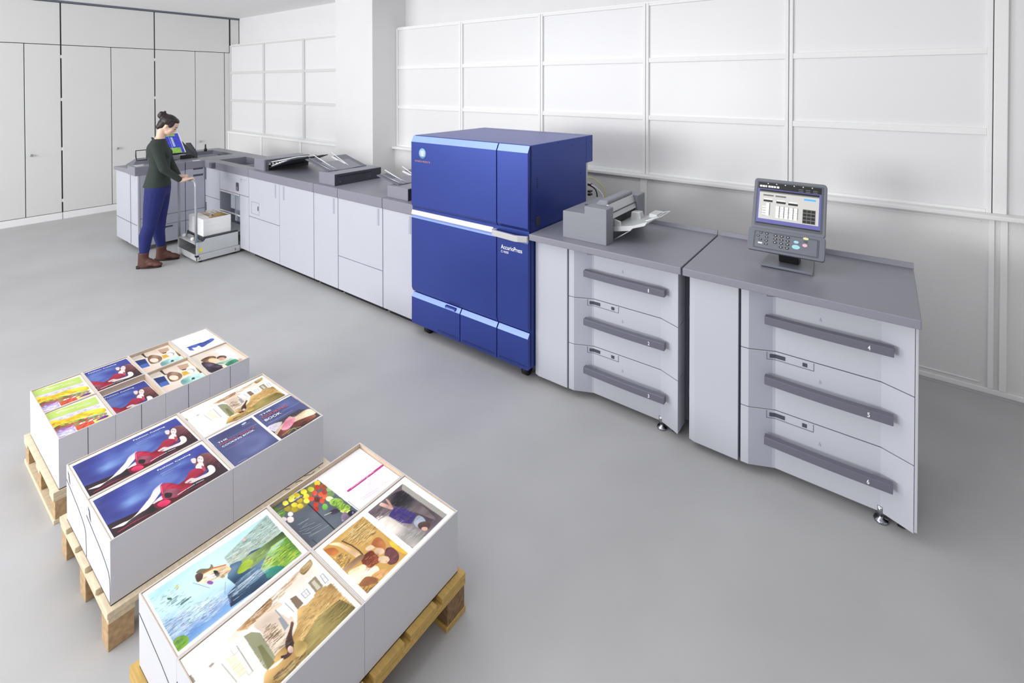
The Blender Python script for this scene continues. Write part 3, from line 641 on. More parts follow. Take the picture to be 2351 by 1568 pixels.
def inserter(label, x0, x1, y0, y1, zt, panel=True):
    u = thing('sheet_inserter', label, 'inserter', ((x0 + x1) / 2, .35, ZT), 'inserters on the row')
    MB().prism([(y0, ZT), (y1, ZT), (y1, zt), (y0, zt)], 'x', x0, x1).build('housing', 'grey', u, .004)
    fp = MB().box(x1 - .001, x1 + .003, y0 + .002, y1 - .002, ZT + .002, zt - .004).build('side_plate', 'dark', u, .001)  # shade on the right face painted in as a dark plate
    if panel:
        MB().box(x1 + .003, x1 + .0045, y0 + .03, y1 - .11, zt - .03, zt - .024).build('plate_seam', 'black', fp)
        for y in (y0 + .055, y1 - .13): MB().lathe((x1 + .003, y, zt - .075 if y < .3 else zt - .07), [(.009, 0), (.009, .004), (.005, .006)], 12, 'x').build('screw_knob', 'slotgrey', fp)
    # two-winged tray rising to the left
    w_ = x1 - x0
    def plate(nm, ya, yb, dx, dz, m='greyd'):
        return MB().hexa([(x0 + w_ * .35, ya, zt - .002), (x0 + w_ * .35, yb, zt - .002), (x0 - dx, yb, zt + dz), (x0 - dx, ya, zt + dz), (x0 + w_ * .35, ya, zt + .006), (x0 + w_ * .35, yb, zt + .006), (x0 - dx, yb, zt + dz + .008), (x0 - dx, ya, zt + dz + .008)]).build(nm, m, u, .002)
    bs = plate('tray_base', y0 + .09, y1 - .10, .05 if not panel else .13, .025 if not panel else .05, 'grey')
    dx, dz = (.30, .075) if panel else (.19, .048)
    a = plate('tray_wing', y0 + .04, y0 + .15, dx, dz); b = plate('tray_wing', y0 + .29, y0 + .44, dx * .85, dz * 1.05)
    MB().hexa([(x0 + w_ * .2, y0 + .275, zt + .006), (x0 + w_ * .2, y0 + .29, zt + .006), (x0 - dx * .8, y0 + .29, zt + dz), (x0 - dx * .8, y0 + .275, zt + dz), (x0 + w_ * .2, y0 + .275, zt + .014), (x0 + w_ * .2, y0 + .29, zt + .014), (x0 - dx * .8, y0 + .29, zt + dz + .012), (x0 - dx * .8, y0 + .275, zt + dz + .012)]).build('scale_strip', 'white', b)
    for yy in (.07, .13): MB().tube([(x0 + w_ * .3, y0 + yy, zt + .012), (x0 - dx * .95, y0 + yy, zt + dz + .014)], .003, 6).build('side_rail', 'steel', a)
    MB().tube([(x0 + .02, y0 + .13, zt + .02), (x0 - dx * 1.05, y0 + .13, zt + dz + .035), (x0 - dx * 1.08, y0 + .17, zt + dz + .03)], .0035, 6).build('wire_arm', 'textw', u)
    MB().tube([(x0 + .02, y0 + .29, zt + .02), (x0 - dx * .9, y0 + .29, zt + dz + .045)], .0035, 6).build('wire_arm', 'textw', u)
inserter('grey inserter with shade-coloured side plate and raised tray, middle one on the row', -2.462, -2.213, .103, .592, 1.03)
inserter('small grey inserter half hidden by the left edge of the blue press', -1.492, -1.242, .112, .59, 1.02, False)

# ------------------------------------------------------------------ paper trolley
u = thing('paper_trolley', 'low grey metal push trolley with a tubular handle, in front of the stacker bay', 'trolley', (-4.2, -.15, 0))
b = MB(); b.box(-4.44, -3.95, -.345, -.338, .025, .085); b.box(-3.957, -3.95, -.345, .066, .022, .085); b.box(-4.44, -4.433, -.345, .066, .022, .085); b.box(-4.432, -3.958, -.337, .19, .03, .036)
b.build('base_frame', 'galv', u, .0015)
b = MB(); b.box(-3.975, -3.955, -.343, -.325, .08, .212); b.box(-4.438, -4.418, -.343, -.325, .08, .19)
b.build('corner_post', 'galv', u, .001)
MB().prism([(-.343, .085), (.055, .085), (.055, .232), (-.255, .232), (-.275, .205), (-.343, .198)], 'x', -3.972, -3.962).build('side_plate', 'galv', u, .001)
MB().prism([(-.343, .085), (.055, .085), (.055, .232), (-.255, .232), (-.275, .205), (-.343, .198)], 'x', -4.432, -4.424).build('side_plate', 'galv', u, .001)
MB().box(-4.424, -3.972, -.343, -.262, .188, .196).build('front_deck', 'galv', u, .001)
MB().box(-4.423, -3.973, -.262, .19, .222, .230).build('load_deck', 'galv', u, .001)
rl = MB().box(-3.992, -3.962, -.272, .055, .232, .246); rl.box(-3.985, -3.965, -.275, -.25, .212, .246); rl.build('rail', 'dark', u, .003)
MB().box(-4.42, -4.40, -.262, .055, .232, .246).build('rail', 'dark', u, .003)
MB().box(-4.40, -3.992, -.272, -.262, .215, .246).build('end_rail', 'dark', u, .002)
MB().box(-4.30, -4.16, -.30, -.285, .197, .235).build('bracket', 'steel', u, .002)
for x, m_ in ((-4.36, 'white'), (-4.14, 'white'), (-4.03, 'cyan')): MB().lathe((x, -.31, .196), [(.016, 0), (.018, .01), (.018, .024), (.010, .032)], 14).build('knob', m_, u)
lab = MB().quad((-3.9615, -.34, .107), (-3.9615, -.282, .112), (-3.9615, -.282, .142), (-3.9615, -.34, .142)).build('warning_sticker', 'yellow', u)
sc_ = MB()
for y, z in ((-.315, .055), (-.315, .042), (.02, .058), (.02, .045)): sc_.box(-3.95, -3.9485, y - .004, y + .004, z - .004, z + .004)
sc_.box(-3.975, -3.96, -.3455, -.343, .16, .18); sc_.build('screws', 'dark', u)
MB().box(-3.985, -3.948, -.348, -.32, .062, .082).build('corner_bumper', 'black', u, .003)
for x, y in ((-3.985, -.30), (-4.42, -.30), (-3.985, .02), (-4.42, .02)): MB().lathe((x - .01, y, .020), [(.008, 0), (.02, .001), (.02, .022), (.008, .023)], 16, 'x').build('wheel', 'black', u)
hp = []
for k in range(7):
    a = math.pi / 2 * k / 6; hp.append((-4.36 - .05 * math.sin(math.pi / 2 - a) * 1.0, -.345, .79 + .05 * math.sin(a)))
path = [(-4.412, -.338, .19), (-4.412, -.338, .5)] + [(-4.362 - .05 * math.cos(math.pi / 2 * k / 6), -.338, .785 + .05 * math.sin(math.pi / 2 * k / 6)) for k in range(7)] + [(-4.018 + .05 * math.sin(math.pi / 2 * k / 6), -.338, .785 + .05 * math.cos(math.pi / 2 * k / 6)) for k in range(7)] + [(-3.968, -.338, .5), (-3.968, -.338, .19)]
MB().tube(path, .0125, 12).build('push_handle', 'tubegrey', u)
ART = {
 'fashion': ([255,253,250], [
  ["P",[58,68,150],[[.036,.084],[.956,.087],[.962,1.0],[.036,1.015]]],
  ["N",[130,165,222],.95,3.0,[[.271,.178],[.838,.182],[.8,.469],[.603,.724],[.436,.567],[.367,.625],[.203,.64],[.181,.422]]],
  ["N",[38,30,88],.9,2.5,[[.036,.084],[.211,.087],[.192,.48],[.096,.713],[.041,.691]]],
  ["N",[56,60,150],.8,2.5,[[.751,.087],[.956,.087],[.964,.444],[.836,.338]]],
  ["P",[40,18,30],[[.041,.691],[.126,.716],[.214,.745],[.389,.778],[.603,.844],[.71,.807],[.805,.778],[.967,.582],[.962,1.0],[.036,1.015]]],
  ["D",[120,25,50],60,.06,.008,[[.096,.935],[.312,.88],[.526,.92],[.775,.887],[.773,1.004],[.4,.975],[.132,1.004]]],
  ["L",[205,35,80],.003,[[.074,.913],[.203,.898],[.304,.916],[.381,.92]]],
  ["L",[170,40,70],.002,[[.564,.902],[.647,.905],[.759,.92]]],
  ["S",[30,12,24],[[.192,.807],[.258,.793],[.359,.811],[.386,.935],[.263,.909],[.137,.869]]],
  ["S",[244,228,226],[[.049,.8],[.121,.804],[.197,.818],[.293,.72],[.334,.673],[.381,.615],[.425,.524],[.479,.48],[.507,.484],[.468,.611],[.414,.695],[.367,.76],[.312,.804],[.263,.807],[.186,.829],[.132,.862],[.096,.844]]],
  ["S",[244,228,226],[[.364,.767],[.444,.713],[.438,.785],[.392,.789]]],
  ["S",[120,18,48],[[.362,.8],[.43,.796],[.523,.902],[.523,.989],[.444,.971],[.373,.924]]],
  ["S",[205,25,85],[[.381,.836],[.416,.807],[.458,.847],[.474,.92],[.433,.949],[.392,.909]]],
  ["S",[178,22,62],[[.482,.495],[.507,.484],[.553,.567],[.597,.673],[.647,.669],[.685,.716],[.668,.847],[.597,.869],[.534,.902],[.485,.855],[.444,.807],[.452,.691],[.466,.582]]],
  ["S",[88,20,45],[[.485,.636],[.545,.716],[.573,.804],[.529,.887],[.477,.84],[.449,.782]]],
  ["S",[55,18,40],[[.477,.698],[.515,.771],[.488,.84],[.458,.775]]],
  ["L",[235,120,150],.002,[[.485,.52],[.468,.611],[.458,.68]]],
  ["S",[70,28,38],[[.805,.393],[.863,.309],[.929,.331],[.964,.425],[.967,.629],[.929,.822],[.915,.731],[.893,.669],[.852,.702],[.811,.665],[.816,.549],[.786,.491]]],
  ["D",[150,70,70],40,.03,.006,[[.899,.32],[.956,.451],[.929,.8],[.899,.676],[.896,.451]]],
  ["S",[244,228,226],[[.825,.473],[.855,.509],[.83,.64],[.805,.636],[.781,.542]]],
  ["S",[244,228,226],[[.874,.462],[.852,.509],[.833,.505],[.825,.455],[.836,.385],[.858,.338],[.877,.338],[.885,.389]]],
  ["S",[60,30,40],[[.86,.396],[.858,.396],[.855,.393],[.849,.382],[.849,.375],[.852,.375],[.858,.378],[.86,.389]]],
  ["S",[60,30,40],[[.871,.436],[.868,.44],[.866,.436],[.863,.425],[.86,.422],[.863,.418],[.868,.422],[.871,.433]]],
  ["S",[190,60,70],[[.847,.48],[.844,.48],[.838,.476],[.836,.465],[.836,.458],[.838,.458],[.841,.462],[.844,.473]]],
  ["S",[244,228,226],[[.795,.309],[.822,.313],[.83,.36],[.805,.436],[.786,.407]]],
  ["S",[150,20,52],[[.627,.713],[.69,.604],[.721,.545],[.773,.549],[.816,.644],[.819,.724],[.781,.753],[.726,.745],[.677,.749]]],
  ["S",[244,228,226],[[.77,.775],[.833,.771],[.852,.655],[.885,.655],[.896,.742],[.874,.836],[.814,.858],[.729,.822],[.674,.8],[.633,.724],[.69,.698],[.718,.749]]],
  ["S",[170,60,80],[[.827,.564],[.841,.655],[.819,.724],[.811,.665]]],
  ["L",[235,235,240],.003,[[.54,.865],[.611,.858]]],
  ["L",[235,235,240],.003,[[.622,.858],[.685,.851]]],
  ["L",[235,235,240],.003,[[.699,.851],[.762,.865]]],
  ["L",[190,200,230],.001,[[.189,.247],[.348,.265]]],
  ["L",[180,190,225],.001,[[.227,.298],[.337,.313]]],
  ["L",[180,190,225],.001,[[.195,.302],[.219,.302]]],
  ["L",[180,190,225],.001,[[.244,.298],[.318,.313]]],
  ["L",[215,225,245],.002,[[.537,.276],[.71,.28]]],
  ["L",[205,215,240],.002,[[.54,.32],[.63,.324]]],
  ["T",[245,248,255],[.532,.196],[.822,.218],"Fashion Catalog"],
  ["N",[150,185,230],.6,9,[[.282,.24],[.786,.247],[.679,.418],[.589,.538],[.501,.411],[.356,.527],[.238,.567]]],
  ["N",[50,60,150],.6,12,[[.09,.109],[.83,.211],[.71,.429],[.57,.502],[.362,.524],[.17,.542],[.11,.585]]],
  ["D",[120,60,60],70,.012,.006,[[.847,.291],[.923,.353],[.962,.644],[.923,.793],[.877,.658],[.888,.48],[.888,.342]]],
  ["D",[220,60,95],30,.03,.006,[[.496,.505],[.586,.673],[.57,.742],[.482,.615]]],
  ["D",[110,10,40],30,.02,.008,[[.595,.709],[.677,.745],[.655,.858],[.551,.858]]],
 ]),
 'lily': ([255,255,254], [
  ["P",[205,238,246],[[.038,.079],[.953,.114],[.94,.946],[.03,.932]]],
  ["N",[150,205,240],.8,3,[[.038,.079],[.953,.114],[.945,.264],[.37,.186],[.049,.196]]],
  ["N",[120,160,215],1,2.5,[[.025,.479],[.46,.668],[.66,.918],[.452,.939],[.03,.932]]],
  ["N",[75,125,200],.8,3,[[.027,.768],[.395,.832],[.6,.921],[.452,.939],[.03,.932]]],
  ["P",[165,190,180],[[.534,.282],[.953,.114],[.942,.475],[.847,.507],[.608,.461],[.532,.443]]],
  ["W",[52,88,118],[[.542,.421],[.619,.479],[.696,.454],[.836,.536],[.937,.489],[.94,.946],[.751,.968],[.589,.957],[.386,.907],[.414,.743],[.485,.711],[.477,.564]]],
  ["W",[100,122,62],[[.608,.461],[.729,.489],[.86,.489],[.948,.486],[.959,.6],[.808,.636],[.712,.654],[.625,.657],[.575,.586]]],
  ["S",[172,195,40],[[.537,.593],[.586,.525],[.638,.525],[.666,.589],[.625,.636],[.567,.632]]],
  ["W",[115,165,52],[[.671,.743],[.822,.575],[.953,.593],[.94,.946],[.781,.939],[.677,.85]]],
  ["D",[205,215,60],120,.05,.008,[[.723,.671],[.918,.682],[.932,.929],[.748,.886]]],
  ["D",[60,120,40],120,.04,.006,[[.762,.614],[.948,.604],[.934,.936],[.748,.886]]],
  ["W",[60,155,135],[[.679,.796],[.762,.85],[.8,.936],[.742,.971],[.66,.918]]],
  ["D",[190,215,235],70,.12,.004,[[.501,.664],[.74,.7],[.822,.596],[.942,.571],[.792,.675],[.652,.825],[.474,.871]]],
  ["D",[205,195,170],80,.08,.004,[[.534,.325],[.751,.375],[.942,.404],[.942,.475],[.701,.439],[.532,.443]]],
  ["D",[48,75,65],220,.03,.004,[[.521,.296],[.94,.129],[.942,.429],[.847,.482],[.616,.436],[.521,.425]]],
  ["D",[235,240,235],160,.05,.004,[[.521,.296],[.94,.129],[.942,.429],[.847,.482],[.616,.436],[.521,.425]]],
  ["D",[60,85,95],170,.022,.004,[[.041,.146],[.214,.211],[.211,.496],[.356,.657],[.389,.825],[.03,.736]]],
  ["D",[150,120,170],150,.02,.005,[[.038,.504],[.411,.704],[.414,.818],[.041,.793]]],
  ["D",[235,245,252],160,.05,.005,[[.038,.45],[.43,.643],[.474,.871],[.052,.857]]],
  ["D",[40,75,60],10,.05,.012,[[.082,.293],[.151,.296],[.222,.461],[.189,.475],[.11,.346]]],
  ["S",[155,195,62],[[.036,.804],[.079,.793],[.107,.85],[.101,.918],[.06,.946],[.03,.929]]],
  ["D",[90,150,40],50,.02,.008,[[.036,.811],[.085,.807],[.099,.896],[.033,.925]]],
  ["S",[150,140,110],[[.34,.229],[.375,.218],[.422,.279],[.447,.246],[.441,.318],[.373,.289]]],
  ["S",[222,190,150],[[.318,.35],[.367,.307],[.438,.325],[.501,.379],[.523,.468],[.515,.504],[.466,.521],[.422,.489],[.373,.446],[.337,.418]]],
  ["L",[205,105,50],.005,[[.334,.318],[.37,.296],[.441,.318],[.51,.386]]],
  ["S",[70,45,38],[[.326,.254],[.356,.261],[.37,.307],[.351,.357],[.318,.354]]],
  ["S",[238,238,242],[[.425,.443],[.411,.45],[.392,.429],[.378,.389],[.378,.354],[.389,.343],[.411,.368],[.425,.407]]],
  ["S",[28,28,36],[[.43,.361],[.447,.393],[.447,.457],[.43,.471],[.422,.429]]],
  ["S",[190,120,200],[[.392,.496],[.381,.504],[.37,.489],[.362,.464],[.362,.439],[.37,.432],[.384,.446],[.392,.471]]],
  ["S",[225,180,110],[[.521,.482],[.512,.493],[.501,.486],[.496,.464],[.499,.443],[.507,.432],[.518,.439],[.523,.461]]],
  ["S",[205,170,120],[[.466,.521],[.458,.529],[.447,.521],[.441,.5],[.444,.479],[.452,.468],[.46,.479],[.466,.5]]],
  ["L",[110,120,120],.001,[[.288,.318],[.351,.521]]],
  ["L",[120,130,130],.001,[[.447,.586],[.403,.707]]],
  ["S",[190,195,110],[[.216,.257],[.211,.264],[.203,.257],[.197,.239],[.197,.221],[.203,.214],[.211,.221],[.216,.239]]],
  ["S",[70,110,80],[[.145,.332],[.14,.336],[.132,.325],[.123,.307],[.123,.289],[.129,.286],[.137,.296],[.145,.314]]],
  ["S",[230,150,160],[[.723,.25],[.718,.254],[.71,.246],[.704,.229],[.704,.214],[.712,.207],[.721,.218],[.726,.232]]],
  ["D",[205,190,225],160,.02,.004,[[.038,.504],[.4,.739],[.403,.85],[.041,.793]]],
  ["D",[70,110,150],160,.025,.003,[[.03,.536],[.4,.739],[.397,.871],[.038,.861]]],
  ["D",[40,70,90],60,.05,.005,[[.463,.707],[.668,.775],[.66,.918],[.403,.85]]],
  ["D",[225,232,240],70,.1,.003,[[.485,.711],[.721,.75],[.718,.829],[.438,.811]]],
  ["D",[150,190,90],60,.04,.006,[[.605,.496],[.816,.564],[.721,.629],[.575,.607]]],
  ["D",[170,60,50],12,.02,.008,[[.671,.743],[.762,.661],[.764,.75],[.699,.789]]],
  ["D",[110,60,40],26,.03,.006,[[.312,.336],[.405,.332],[.507,.418],[.499,.5],[.375,.436]]],
  ["D",[250,245,235],30,.03,.006,[[.334,.375],[.408,.379],[.499,.443],[.479,.507],[.375,.436]]],
 ]),
 'hall': ([255,254,252], [
  ["P",[246,243,238],[[-.036,.24],[.956,.076],[.948,.953],[.367,.96],[.063,.927]]],
  ["N",[225,205,175],.8,3,[[.266,.091],[.956,.076],[.951,.364],[.573,.262],[.277,.24]]],
  ["S",[192,145,92],[[.334,.171],[.405,.116],[.468,.124],[.592,.138],[.57,.229],[.452,.247],[.389,.251],[.345,.207]]],
  ["D",[150,105,65],60,.03,.008,[[.342,.175],[.468,.124],[.589,.149],[.567,.225],[.389,.251]]],
  ["D",[235,215,190],60,.04,.008,[[.342,.175],[.468,.124],[.589,.149],[.562,.24],[.389,.251]]],
  ["S",[196,158,112],[[.597,.105],[.679,.062],[.841,.062],[.866,.109],[.751,.149],[.649,.145],[.6,.153]]],
  ["D",[240,232,222],50,.1,.008,[[.608,.127],[.841,.062],[.866,.109],[.649,.145]]],
  ["S",[150,122,72],[[.852,.109],[.926,.073],[.956,.084],[.94,.16],[.877,.193],[.852,.182]]],
  ["D",[225,205,160],14,.08,.007,[[.852,.109],[.953,.084],[.937,.156],[.852,.182]]],
  ["S",[225,205,185],[[.43,.273],[.556,.233],[.63,.284],[.616,.622],[.526,.687],[.419,.68],[.441,.422]]],
  ["W",[168,130,66],[[.942,.513],[.948,.953],[.367,.96],[.266,.913],[.323,.782],[.422,.702],[.534,.698],[.616,.622],[.688,.48],[.753,.516],[.86,.465]]],
  ["W",[122,108,48],[[.948,.953],[.745,.971],[.553,.956],[.578,.807],[.699,.738],[.789,.724],[.907,.749]]],
  ["D",[172,150,82],90,.12,.007,[[.94,.938],[.556,.953],[.6,.785],[.715,.738],[.893,.749]]],
  ["D",[205,175,110],90,.03,.007,[[.655,.556],[.874,.505],[.945,.545],[.907,.687],[.677,.665],[.603,.651]]],
  ["D",[90,70,40],60,.04,.008,[[.353,.858],[.521,.884],[.553,.956],[.367,.96]]],
  ["L",[222,200,130],.004,[[.581,.775],[.633,.705],[.69,.695],[.759,.713],[.841,.684]]],
  ["P",[150,150,118],[[.351,.295],[.397,.316],[.433,.393],[.422,.72],[.351,.771],[.342,.713]]],
  ["P",[120,118,72],[[.378,.495],[.403,.513],[.403,.756],[.353,.767]]],
  ["P",[250,250,248],[[.129,.313],[.34,.309],[.34,.767],[.271,.775],[.088,.68]]],
  ["L",[190,190,175],.003,[[.178,.367],[.192,.629]]],
  ["L",[170,168,160],.003,[[.29,.327],[.285,.662]]],
  ["L",[205,205,190],.002,[[.252,.32],[.258,.655]]],
  ["P",[238,238,205],[[.208,.356],[.26,.382],[.263,.633],[.211,.611]]],
  ["P",[150,140,130],[[.011,.2],[.03,.229],[.033,.327],[.008,.32]]],
  ["P",[170,150,135],[[.121,.295],[.145,.291],[.156,.313],[.126,.32]]],
  ["P",[130,110,88],[[.685,.316],[.726,.331],[.732,.473],[.679,.48]]],
  ["P",[150,135,105],[[.836,.313],[.901,.305],[.893,.48],[.83,.476]]],
  ["P",[205,200,180],[[.852,.338],[.879,.338],[.877,.465],[.847,.469]]],
  ["P",[246,247,250],[[.737,.338],[.811,.327],[.808,.502],[.729,.509]]],
  ["L",[150,150,150],.002,[[.756,.36],[.8,.356],[.797,.436],[.756,.436],[.756,.36]]],
  ["L",[150,150,150],.001,[[.778,.356],[.778,.436]]],
  ["L",[150,150,150],.001,[[.756,.396],[.797,.396]]],
  ["P",[246,247,250],[[.907,.316],[.951,.316],[.956,.513],[.907,.513]]],
  ["L",[150,150,150],.002,[[.923,.345],[.945,.342],[.942,.462],[.912,.465],[.923,.345]]],
  ["L",[150,150,150],.001,[[.918,.404],[.942,.4]]],
  ["P",[240,242,246],[[.575,.305],[.666,.309],[.679,.465],[.608,.495]]],
  ["L",[150,160,170],.003,[[.575,.302],[.578,.505]]],
  ["L",[160,165,175],.002,[[.644,.313],[.652,.469]]],
  ["P",[150,155,160],[[.559,.404],[.578,.418],[.584,.556],[.545,.571]]],
  ["S",[100,62,52],[[.507,.687],[.575,.596],[.608,.542],[.614,.575],[.573,.647],[.545,.749],[.545,.796],[.515,.811],[.485,.825],[.449,.807],[.444,.76],[.482,.785]]],
  ["S",[232,200,185],[[.518,.8],[.507,.815],[.493,.807],[.488,.782],[.493,.753],[.507,.738],[.518,.745],[.523,.771]]],
  ["S",[235,205,185],[[.353,.767],[.427,.782],[.452,.8],[.397,.804]]],
  ["S",[190,160,90],[[.54,.76],[.581,.785],[.595,.876],[.545,.916],[.507,.88]]],
  ["D",[120,92,60],40,.03,.008,[[.466,.349],[.518,.411],[.521,.571],[.455,.549]]],
  ["D",[140,105,50],200,.03,.005,[[.616,.622],[.874,.505],[.945,.545],[.94,.865],[.715,.738],[.575,.753]]],
  ["D",[200,180,120],60,.06,.006,[[.37,.891],[.518,.891],[.551,.964],[.384,.96]]],
  ["D",[190,150,110],90,.06,.005,[[.4,.218],[.575,.182],[.844,.098],[.866,.109],[.573,.262]]],
  ["D",[230,225,215],70,.05,.006,[[.137,.338],[.332,.335],[.34,.738],[.271,.771]]],
  ["D",[120,95,65],60,.03,.006,[[.441,.422],[.521,.571],[.529,.713],[.419,.68]]],
 ]),
 'contents': ([252,250,252], [
  ["P",[82,92,103],[[.022,.007],[.478,.068],[.497,.939],[.022,.946]]],
  ["N",[120,130,142],.7,3,[[.114,.389],[.33,.571],[.384,.946],[.086,.954]]],
  ["S",[112,104,40],[[.041,.107],[.184,.089],[.368,.064],[.47,.086],[.443,.186],[.362,.221],[.289,.304],[.197,.325],[.135,.304],[.097,.196]]],
  ["S",[242,216,48],[[.332,.136],[.316,.154],[.297,.139],[.289,.104],[.297,.068],[.314,.05],[.33,.061],[.338,.096]]],
  ["S",[222,222,70],[[.389,.168],[.37,.186],[.354,.171],[.346,.136],[.351,.1],[.37,.082],[.386,.093],[.395,.129]]],
  ["S",[235,205,50],[[.468,.146],[.451,.164],[.432,.154],[.424,.118],[.432,.079],[.449,.061],[.468,.075],[.476,.111]]],
  ["S",[242,216,48],[[.322,.225],[.305,.243],[.286,.229],[.278,.193],[.284,.157],[.303,.139],[.319,.154],[.327,.189]]],
  ["S",[242,216,48],[[.289,.293],[.273,.307],[.254,.296],[.246,.261],[.254,.225],[.27,.211],[.286,.221],[.295,.257]]],
  ["S",[235,205,50],[[.257,.225],[.241,.239],[.224,.229],[.216,.193],[.222,.157],[.238,.139],[.254,.154],[.262,.189]]],
  ["S",[242,216,48],[[.197,.229],[.181,.243],[.165,.232],[.157,.196],[.162,.161],[.176,.146],[.195,.157],[.203,.193]]],
  ["S",[242,216,48],[[.227,.314],[.211,.329],[.195,.318],[.186,.282],[.192,.246],[.208,.232],[.224,.243],[.232,.279]]],
  ["S",[242,216,48],[[.173,.3],[.159,.314],[.141,.304],[.135,.271],[.138,.236],[.154,.218],[.17,.232],[.178,.264]]],
  ["S",[225,205,60],[[.162,.114],[.146,.132],[.13,.118],[.122,.086],[.127,.046],[.141,.032],[.159,.043],[.168,.079]]],
  ["S",[242,216,48],[[.216,.125],[.2,.143],[.181,.132],[.173,.096],[.178,.061],[.195,.043],[.214,.054],[.222,.089]]],
  ["S",[242,216,48],[[.146,.207],[.13,.225],[.114,.214],[.105,.179],[.111,.143],[.127,.125],[.143,.139],[.151,.171]]],
  ["S",[242,216,48],[[.273,.114],[.257,.132],[.238,.118],[.23,.086],[.238,.046],[.254,.029],[.27,.043],[.278,.075]]],
  ["S",[225,225,90],[[.238,.089],[.222,.107],[.205,.093],[.197,.061],[.203,.021],[.219,.004],[.235,.018],[.243,.05]]],
  ["L",[120,90,50],.003,[[.322,.246],[.284,.314],[.205,.343],[.135,.304]]],
  ["S",[226,72,34],[[.435,.218],[.419,.239],[.403,.232],[.397,.196],[.405,.161],[.422,.139],[.438,.146],[.443,.182]]],
  ["S",[232,130,40],[[.473,.261],[.454,.282],[.438,.275],[.432,.239],[.441,.204],[.459,.182],[.476,.193],[.481,.225]]],
  ["S",[205,50,30],[[.384,.264],[.368,.282],[.351,.275],[.346,.243],[.354,.207],[.37,.186],[.386,.193],[.392,.225]]],
  ["S",[226,72,34],[[.411,.343],[.395,.364],[.378,.354],[.373,.321],[.381,.286],[.397,.268],[.414,.275],[.419,.307]]],
  ["S",[210,60,35],[[.332,.318],[.316,.336],[.3,.329],[.295,.296],[.303,.261],[.319,.243],[.335,.25],[.341,.282]]],
  ["S",[150,60,40],[[.359,.386],[.341,.404],[.327,.393],[.319,.364],[.327,.329],[.343,.307],[.359,.318],[.365,.35]]],
  ["S",[226,72,34],[[.376,.457],[.359,.475],[.343,.468],[.338,.436],[.346,.4],[.362,.382],[.378,.389],[.384,.421]]],
  ["S",[230,90,60],[[.419,.418],[.4,.436],[.384,.425],[.378,.396],[.386,.361],[.405,.339],[.422,.35],[.427,.379]]],
  ["S",[226,72,34],[[.314,.45],[.297,.468],[.284,.457],[.278,.429],[.284,.393],[.3,.375],[.316,.382],[.322,.414]]],
  ["S",[215,50,40],[[.292,.511],[.276,.529],[.259,.521],[.254,.489],[.262,.457],[.278,.436],[.295,.446],[.3,.475]]],
  ["S",[160,40,30],[[.451,.35],[.435,.371],[.419,.361],[.414,.329],[.422,.293],[.438,.275],[.454,.282],[.459,.314]]],
  ["S",[130,165,85],[[.484,.368],[.468,.386],[.451,.379],[.446,.346],[.454,.311],[.47,.289],[.486,.3],[.492,.332]]],
  ["S",[120,150,85],[[.481,.461],[.459,.479],[.435,.461],[.424,.418],[.432,.375],[.454,.354],[.476,.375],[.486,.418]]],
  ["S",[215,224,150],[[.435,.518],[.416,.529],[.397,.514],[.386,.475],[.392,.436],[.411,.421],[.43,.439],[.441,.479]]],
  ["S",[122,172,50],[[.468,.664],[.438,.682],[.403,.65],[.384,.586],[.392,.525],[.422,.504],[.457,.536],[.476,.604]]],
  ["S",[150,190,60],[[.476,.807],[.449,.818],[.416,.782],[.397,.721],[.403,.668],[.427,.657],[.462,.693],[.481,.757]]],
  ["S",[185,205,60],[[.451,.857],[.435,.861],[.411,.829],[.395,.786],[.395,.75],[.414,.746],[.438,.775],[.454,.821]]],
  ["S",[112,182,66],[[.354,.571],[.335,.596],[.319,.589],[.314,.557],[.324,.518],[.346,.489],[.362,.496],[.365,.529]]],
  ["D",[60,110,30],90,.02,.008,[[.414,.496],[.468,.579],[.476,.843],[.414,.804],[.386,.621]]],
  ["D",[200,225,90],60,.02,.008,[[.414,.496],[.468,.579],[.476,.843],[.414,.804],[.386,.621]]],
  ["S",[44,32,62],[[.335,.661],[.389,.675],[.397,.757],[.338,.725]]],
  ["L",[210,220,180],.003,[[.284,.643],[.338,.671]]],
  ["S",[40,30,60],[[.403,.911],[.373,.946],[.349,.939],[.346,.896],[.362,.836],[.392,.8],[.416,.807],[.419,.854]]],
  ["S",[38,28,56],[[.468,.943],[.446,.957],[.424,.939],[.416,.9],[.424,.857],[.443,.843],[.465,.861],[.476,.904]]],
  ["S",[190,180,215],[[.357,.9],[.351,.907],[.346,.904],[.343,.889],[.346,.879],[.351,.871],[.357,.875],[.359,.886]]],
  ["S",[190,180,215],[[.459,.911],[.451,.918],[.446,.914],[.443,.904],[.449,.889],[.457,.879],[.462,.882],[.465,.893]]],
  ["S",[240,232,228],[[.124,.314],[.111,.329],[.097,.318],[.089,.289],[.095,.261],[.108,.246],[.122,.257],[.127,.286]]],
  ["S",[240,232,228],[[.065,.325],[.051,.339],[.038,.329],[.03,.3],[.032,.268],[.046,.254],[.062,.264],[.068,.296]]],
  ["S",[212,192,190],[[.095,.4],[.078,.421],[.059,.411],[.051,.375],[.059,.332],[.076,.311],[.095,.325],[.103,.361]]],
  ["S",[128,178,70],[[.089,.236],[.068,.254],[.046,.236],[.032,.189],[.038,.139],[.059,.118],[.084,.136],[.095,.186]]],
  ["S",[98,140,50],[[.073,.111],[.059,.118],[.043,.1],[.032,.068],[.035,.039],[.049,.032],[.062,.046],[.073,.082]]],
  ["D",[60,100,40],30,.02,.008,[[.038,.136],[.095,.15],[.081,.257],[.032,.204]]],
  ["L",[84,80,96],.008,[[.03,.118],[.278,.154]]],
  ["L",[18,22,28],.004,[[.262,.332],[.254,.946]]],
  ["L",[40,46,54],.002,[[.084,.832],[.089,.95]]],
